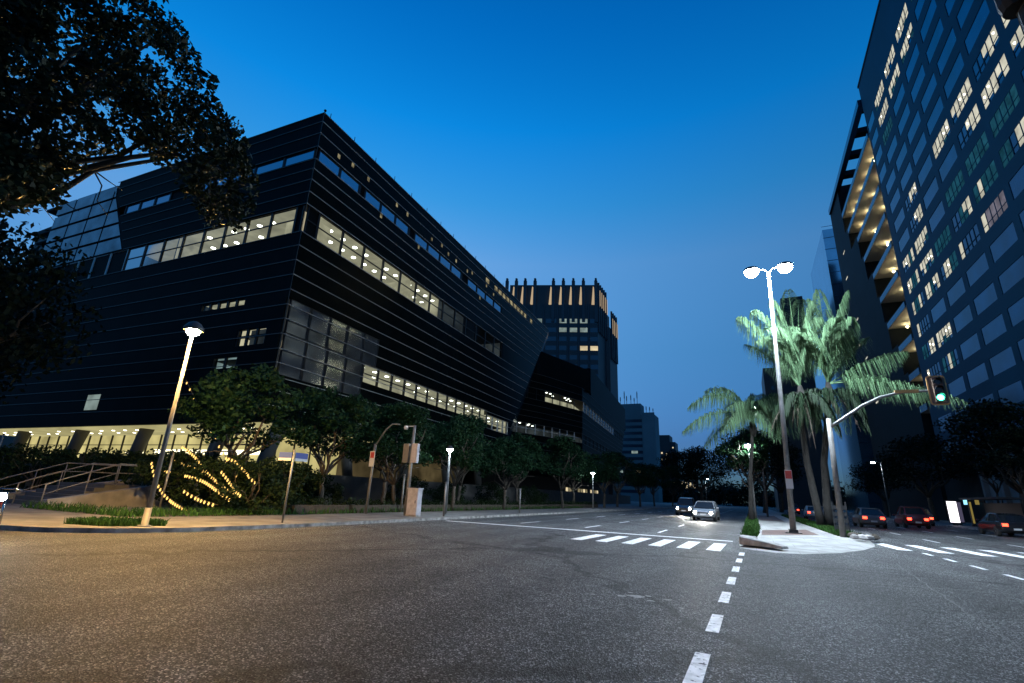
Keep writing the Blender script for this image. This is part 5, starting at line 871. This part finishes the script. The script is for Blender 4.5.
# ================================================================== VEHICLES
def loft(b, st, ring):
    base = len(b.v); n = len(ring(*st[0][1:]))
    for s in st:
        for y, z in ring(*s[1:]): b.v.append((s[0], y, z))
    for i in range(len(st) - 1):
        for k in range(n): b.f.append((base + i * n + k, base + i * n + (k + 1) % n, base + (i + 1) * n + (k + 1) % n, base + (i + 1) * n + k)); b.m.append(0)
    b.f.append(tuple(base + k for k in range(n))[::-1]); e = base + (len(st) - 1) * n; b.f.append(tuple(e + k for k in range(n))); b.m += [0, 0]
def car(label, paintc, loc, rz, front=True, group=None, suv=0):
    t = thing("car", label, "car", (0, 0, 0), group); pm = carpaint("car_paint", paintc); k = suv
    rg = lambda w, z0, zm, zb: [(-w * .86, z0), (-w, z0 + .12), (-w, zm), (-w * .90, zb), (w * .90, zb), (w, zm), (w, z0 + .12), (w * .86, z0)]
    b = MB(); loft(b, [(-2.12, .66, .42, .62, .78), (-2.05, .78, .30, .68, .92 + k * .2), (-1.5, .86, .22, .72, .98 + k * .15), (-.5, .88, .20, .72, .96 + k * .1), (.75, .88, .20, .70, .95 + k * .1), (1.3, .87, .22, .68, .90 + k * .1), (1.85, .80, .26, .60, .78 + k * .1), (2.1, .68, .34, .52, .66 + k * .1)], rg); b.build("body", pm, t, smooth=False, bevel=.05)
    cg = lambda wb, wt, zb, zt: [(-wb, zb), (-wt, zt), (wt, zt), (wb, zb)]
    b = MB(); loft(b, [(-1.95, .74, .70, .90, .96), (-1.25, .80, .60, .94, 1.40 + k * .25), (-.3, .80, .61, .94, 1.46 + k * .28), (.35, .80, .60, .94, 1.42 + k * .25), (1.15, .78, .72, .92, .97 + k * .1)], cg); cab = b.build("windows", M['carglass'], t)
    b = MB(); loft(b, [(-1.28, .62, .60, 1.39 + k * .25, 1.43 + k * .25), (-.3, .63, .61, 1.45 + k * .28, 1.49 + k * .28), (.36, .62, .59, 1.41 + k * .25, 1.45 + k * .25)], cg); b.build("roof", pm, t)
    for sy in (-1, 1):
        b = MB(); b.bar((.36, sy * .60, 1.42 + k * .25), (1.14, sy * .76, .95 + k * .08), .06, .05); b.bar((-1.27, sy * .60, 1.40 + k * .25), (-1.94, sy * .74, .93), .09, .05); b.bar((-.2, sy * .62, 1.45 + k * .27), (-.25, sy * .82, .93), .08, .04); b.build("pillars", pm, t)
        b = MB(); b.box(.85, 1.05, sy * .97 - .08, sy * .97 + .08, .92, 1.04); b.build("wing_mirror", pm, t, bevel=.02)
        b = MB(); b.lathe((2.02, sy * .56, .58 + k * .1), [(.13, 0), (.12, .06), (.05, .09)], 12, axis=(1, 0, .12)); b.build("headlight", M['head'] if front else M['heado'], t)
        b = MB(); b.hexa([(-2.14, sy * .56 - .14, .66), (-2.06, sy * .56 - .14, .66), (-2.06, sy * .56 + .14, .66), (-2.14, sy * .56 + .14, .66), (-2.12, sy * .56 - .14, .84), (-2.03, sy * .56 - .14, .84), (-2.03, sy * .56 + .14, .84), (-2.12, sy * .56 + .14, .84)]); b.build("tail_light", M['tail'], t)
        for x in (-1.32, 1.32):
            b = MB(); b.lathe((x, sy * .66, .32), [(.20, 0), (.31, .0), (.325, .05), (.325, .17), (.31, .21), (.20, .21)], 20, axis=(0, sy, 0)); w = b.build("wheel", M['tyre'], t, smooth=False); b = MB(); b.lathe((x, sy * .66, .32), [(.19, .15), (.19, .195), (.06, .17), (.05, .21)], 14, axis=(0, sy, 0)); b.build("rim", M['rim'], w)
    for x, m in ((2.112, 'plate'), (-2.15, 'plate')): b = MB(); b.box(x - .01, x + .01, -.2, .2, .44, .56); b.build("number_plate", M[m], t)
    b = MB(); b.box(2.06, 2.13, -.42, .42, .57, .64); b.build("grille", M['blackplastic'], t)
    t.location = loc; t.rotation_euler = (0, 0, rz); return t
CL, CR = "cars coming down the left carriageway", "cars driving away on the right carriageway"
car("silver car with headlights on, coming straight down the left carriageway", (.35, .36, .38), (-3.4, 44, 0), R(-92), True, CL)
car("dark car with headlights on, behind the silver car", (.03, .03, .035), (-6.2, 56, 0), R(-92), True, CL, 1)
car("grey car with red tail lights, in the lane beside the median", (.12, .12, .13), (8.4, 50, 0), R(90), False, CR)
car("dark red car with tail lights on, left of the bright white panel", (.12, .02, .02), (12.3, 55, 0), R(90), False, CR, 1)
car("black car with red tail lights, nearest the right pavement", (.015, .015, .018), (15.6, 47, 0), R(90), False, CR)
car("silver car with tail lights on, far along the right carriageway", (.35, .36, .38), (8.3, 82, 0), R(90), False, CR)
car("white car with tail lights on, seen between the palm trunks", (.5, .5, .5), (6.4, 70, 0), R(90), False, CR)
car("dark car with tail lights on, farthest down the right carriageway", (.03, .03, .04), (6.6, 104, 0), R(90), False, CR, 1)
car("grey car with tail lights on, in the outer lane before the shelter", (.1, .1, .11), (15.4, 66, 0), R(90), False, CR, 1)
mc = thing("motorcycle", "motorcycle with its headlamp on at the left edge of the road", "motorcycle", (0, 0, 0))
for x, w in ((.68, 'front'), (-.62, 'rear')):
    b = MB(); b.lathe((x, -.05, .31), [(.20, 0), (.29, 0), (.31, .03), (.31, .07), (.29, .10), (.20, .10)], 20, axis=(0, 1, 0)); k = b.build("wheel", M['tyre'], mc); b = MB(); b.lathe((x, -.03, .31), [(.19, 0), (.19, .06), (.05, .06)], 14, axis=(0, 1, 0)); b.build("rim", M['rim'], k)
b = MB()
for sy in (-.09, .09): b.tube([(.68, sy, .31), (.5, sy, .72), (.42, sy, .98)], .026, 8)
b.tube([(.42, -.36, 1.02), (.46, -.2, 1.05), (.46, .2, 1.05), (.42, .36, 1.02)], .018, 7); b.build("fork", M['chrome'], mc, smooth=True)
b = MB(); loft(b, [(-.25, .10, .62, .70, .78), (-.05, .15, .60, .74, .92), (.2, .16, .62, .78, .96), (.38, .08, .68, .80, .88)], lambda w, z0, zm, zb: [(-w * .7, z0), (-w, zm), (-w * .6, zb), (w * .6, zb), (w, zm), (w * .7, z0)]); b.build("tank", carpaint("tank_paint", (.25, .02, .02)), mc, bevel=.03)
b = MB(); loft(b, [(-.95, .09, .80, .84, .88), (-.6, .13, .74, .80, .84), (-.25, .12, .70, .76, .80)], lambda w, z0, zm, zb: [(-w * .7, z0), (-w, zm), (-w * .6, zb), (w * .6, zb), (w, zm), (w * .7, z0)]); b.build("seat", M['blackplastic'], mc)
b = MB(); b.box(-.2, .22, -.13, .13, .26, .58); b.tube([(.1, -.16, .3), (-.3, -.18, .28), (-.85, -.17, .38)], .04, 8); b.tube([(-.62, -.1, .31), (0, -.1, .4)], .03, 7); b.tube([(-.6, .11, .31), (-.5, .11, .74)], .03, 7); b.build("engine", M['darksteel'], mc)
b = MB(); b.lathe((.54, 0, .88), [(.06, -.08), (.1, -.02), (.1, .04)], 14, axis=(1, 0, 0)); k = b.build("headlamp", M['blackplastic'], mc); b = MB(); b.lathe((.585, 0, .88), [(.09, 0), (.05, .03)], 14, axis=(1, 0, 0)); b.build("lens", M['head'], k)
for sy in (-.4, .4): b = MB(); b.lathe((.4, sy, 1.18), [(.06, 0), (.06, .015)], 10, axis=(1, 0, 0)); b.bar((.42, sy * .8, 1.03), (.4, sy, 1.17), .012, .012); b.build("wing_mirror", M['blackplastic'], mc)
mc.location = (-15.75, 5.55, 0); mc.rotation_euler = (0, 0, R(-12))
def beam(name, loc, tgt, e):
    l = bpy.data.lights.new(name, 'SPOT'); l.energy = e; l.spot_size = R(62); l.spot_blend = .7; l.shadow_soft_size = .08; l.color = (1, .93, .80); o = bpy.data.objects.new(name, l); col.objects.link(o); o.location = loc; o.rotation_euler = (V(tgt) - V(loc)).to_track_quat('-Z', 'Y').to_euler(); return o
for c_, d_ in (((-3.4, 44, .6), (-.035, -1)), ((-6.2, 56, .7), (-.035, -1))):
    f = V(d_[0], d_[1], 0).normalized(); p = V(c_) + f * 2.25; beam("headlight_beam", p, p + f * 12 + V(0, 0, -.75), 1800)
beam("headlight_beam", (-15.05, 5.4, .88), (-5, 3.2, .0), 70)
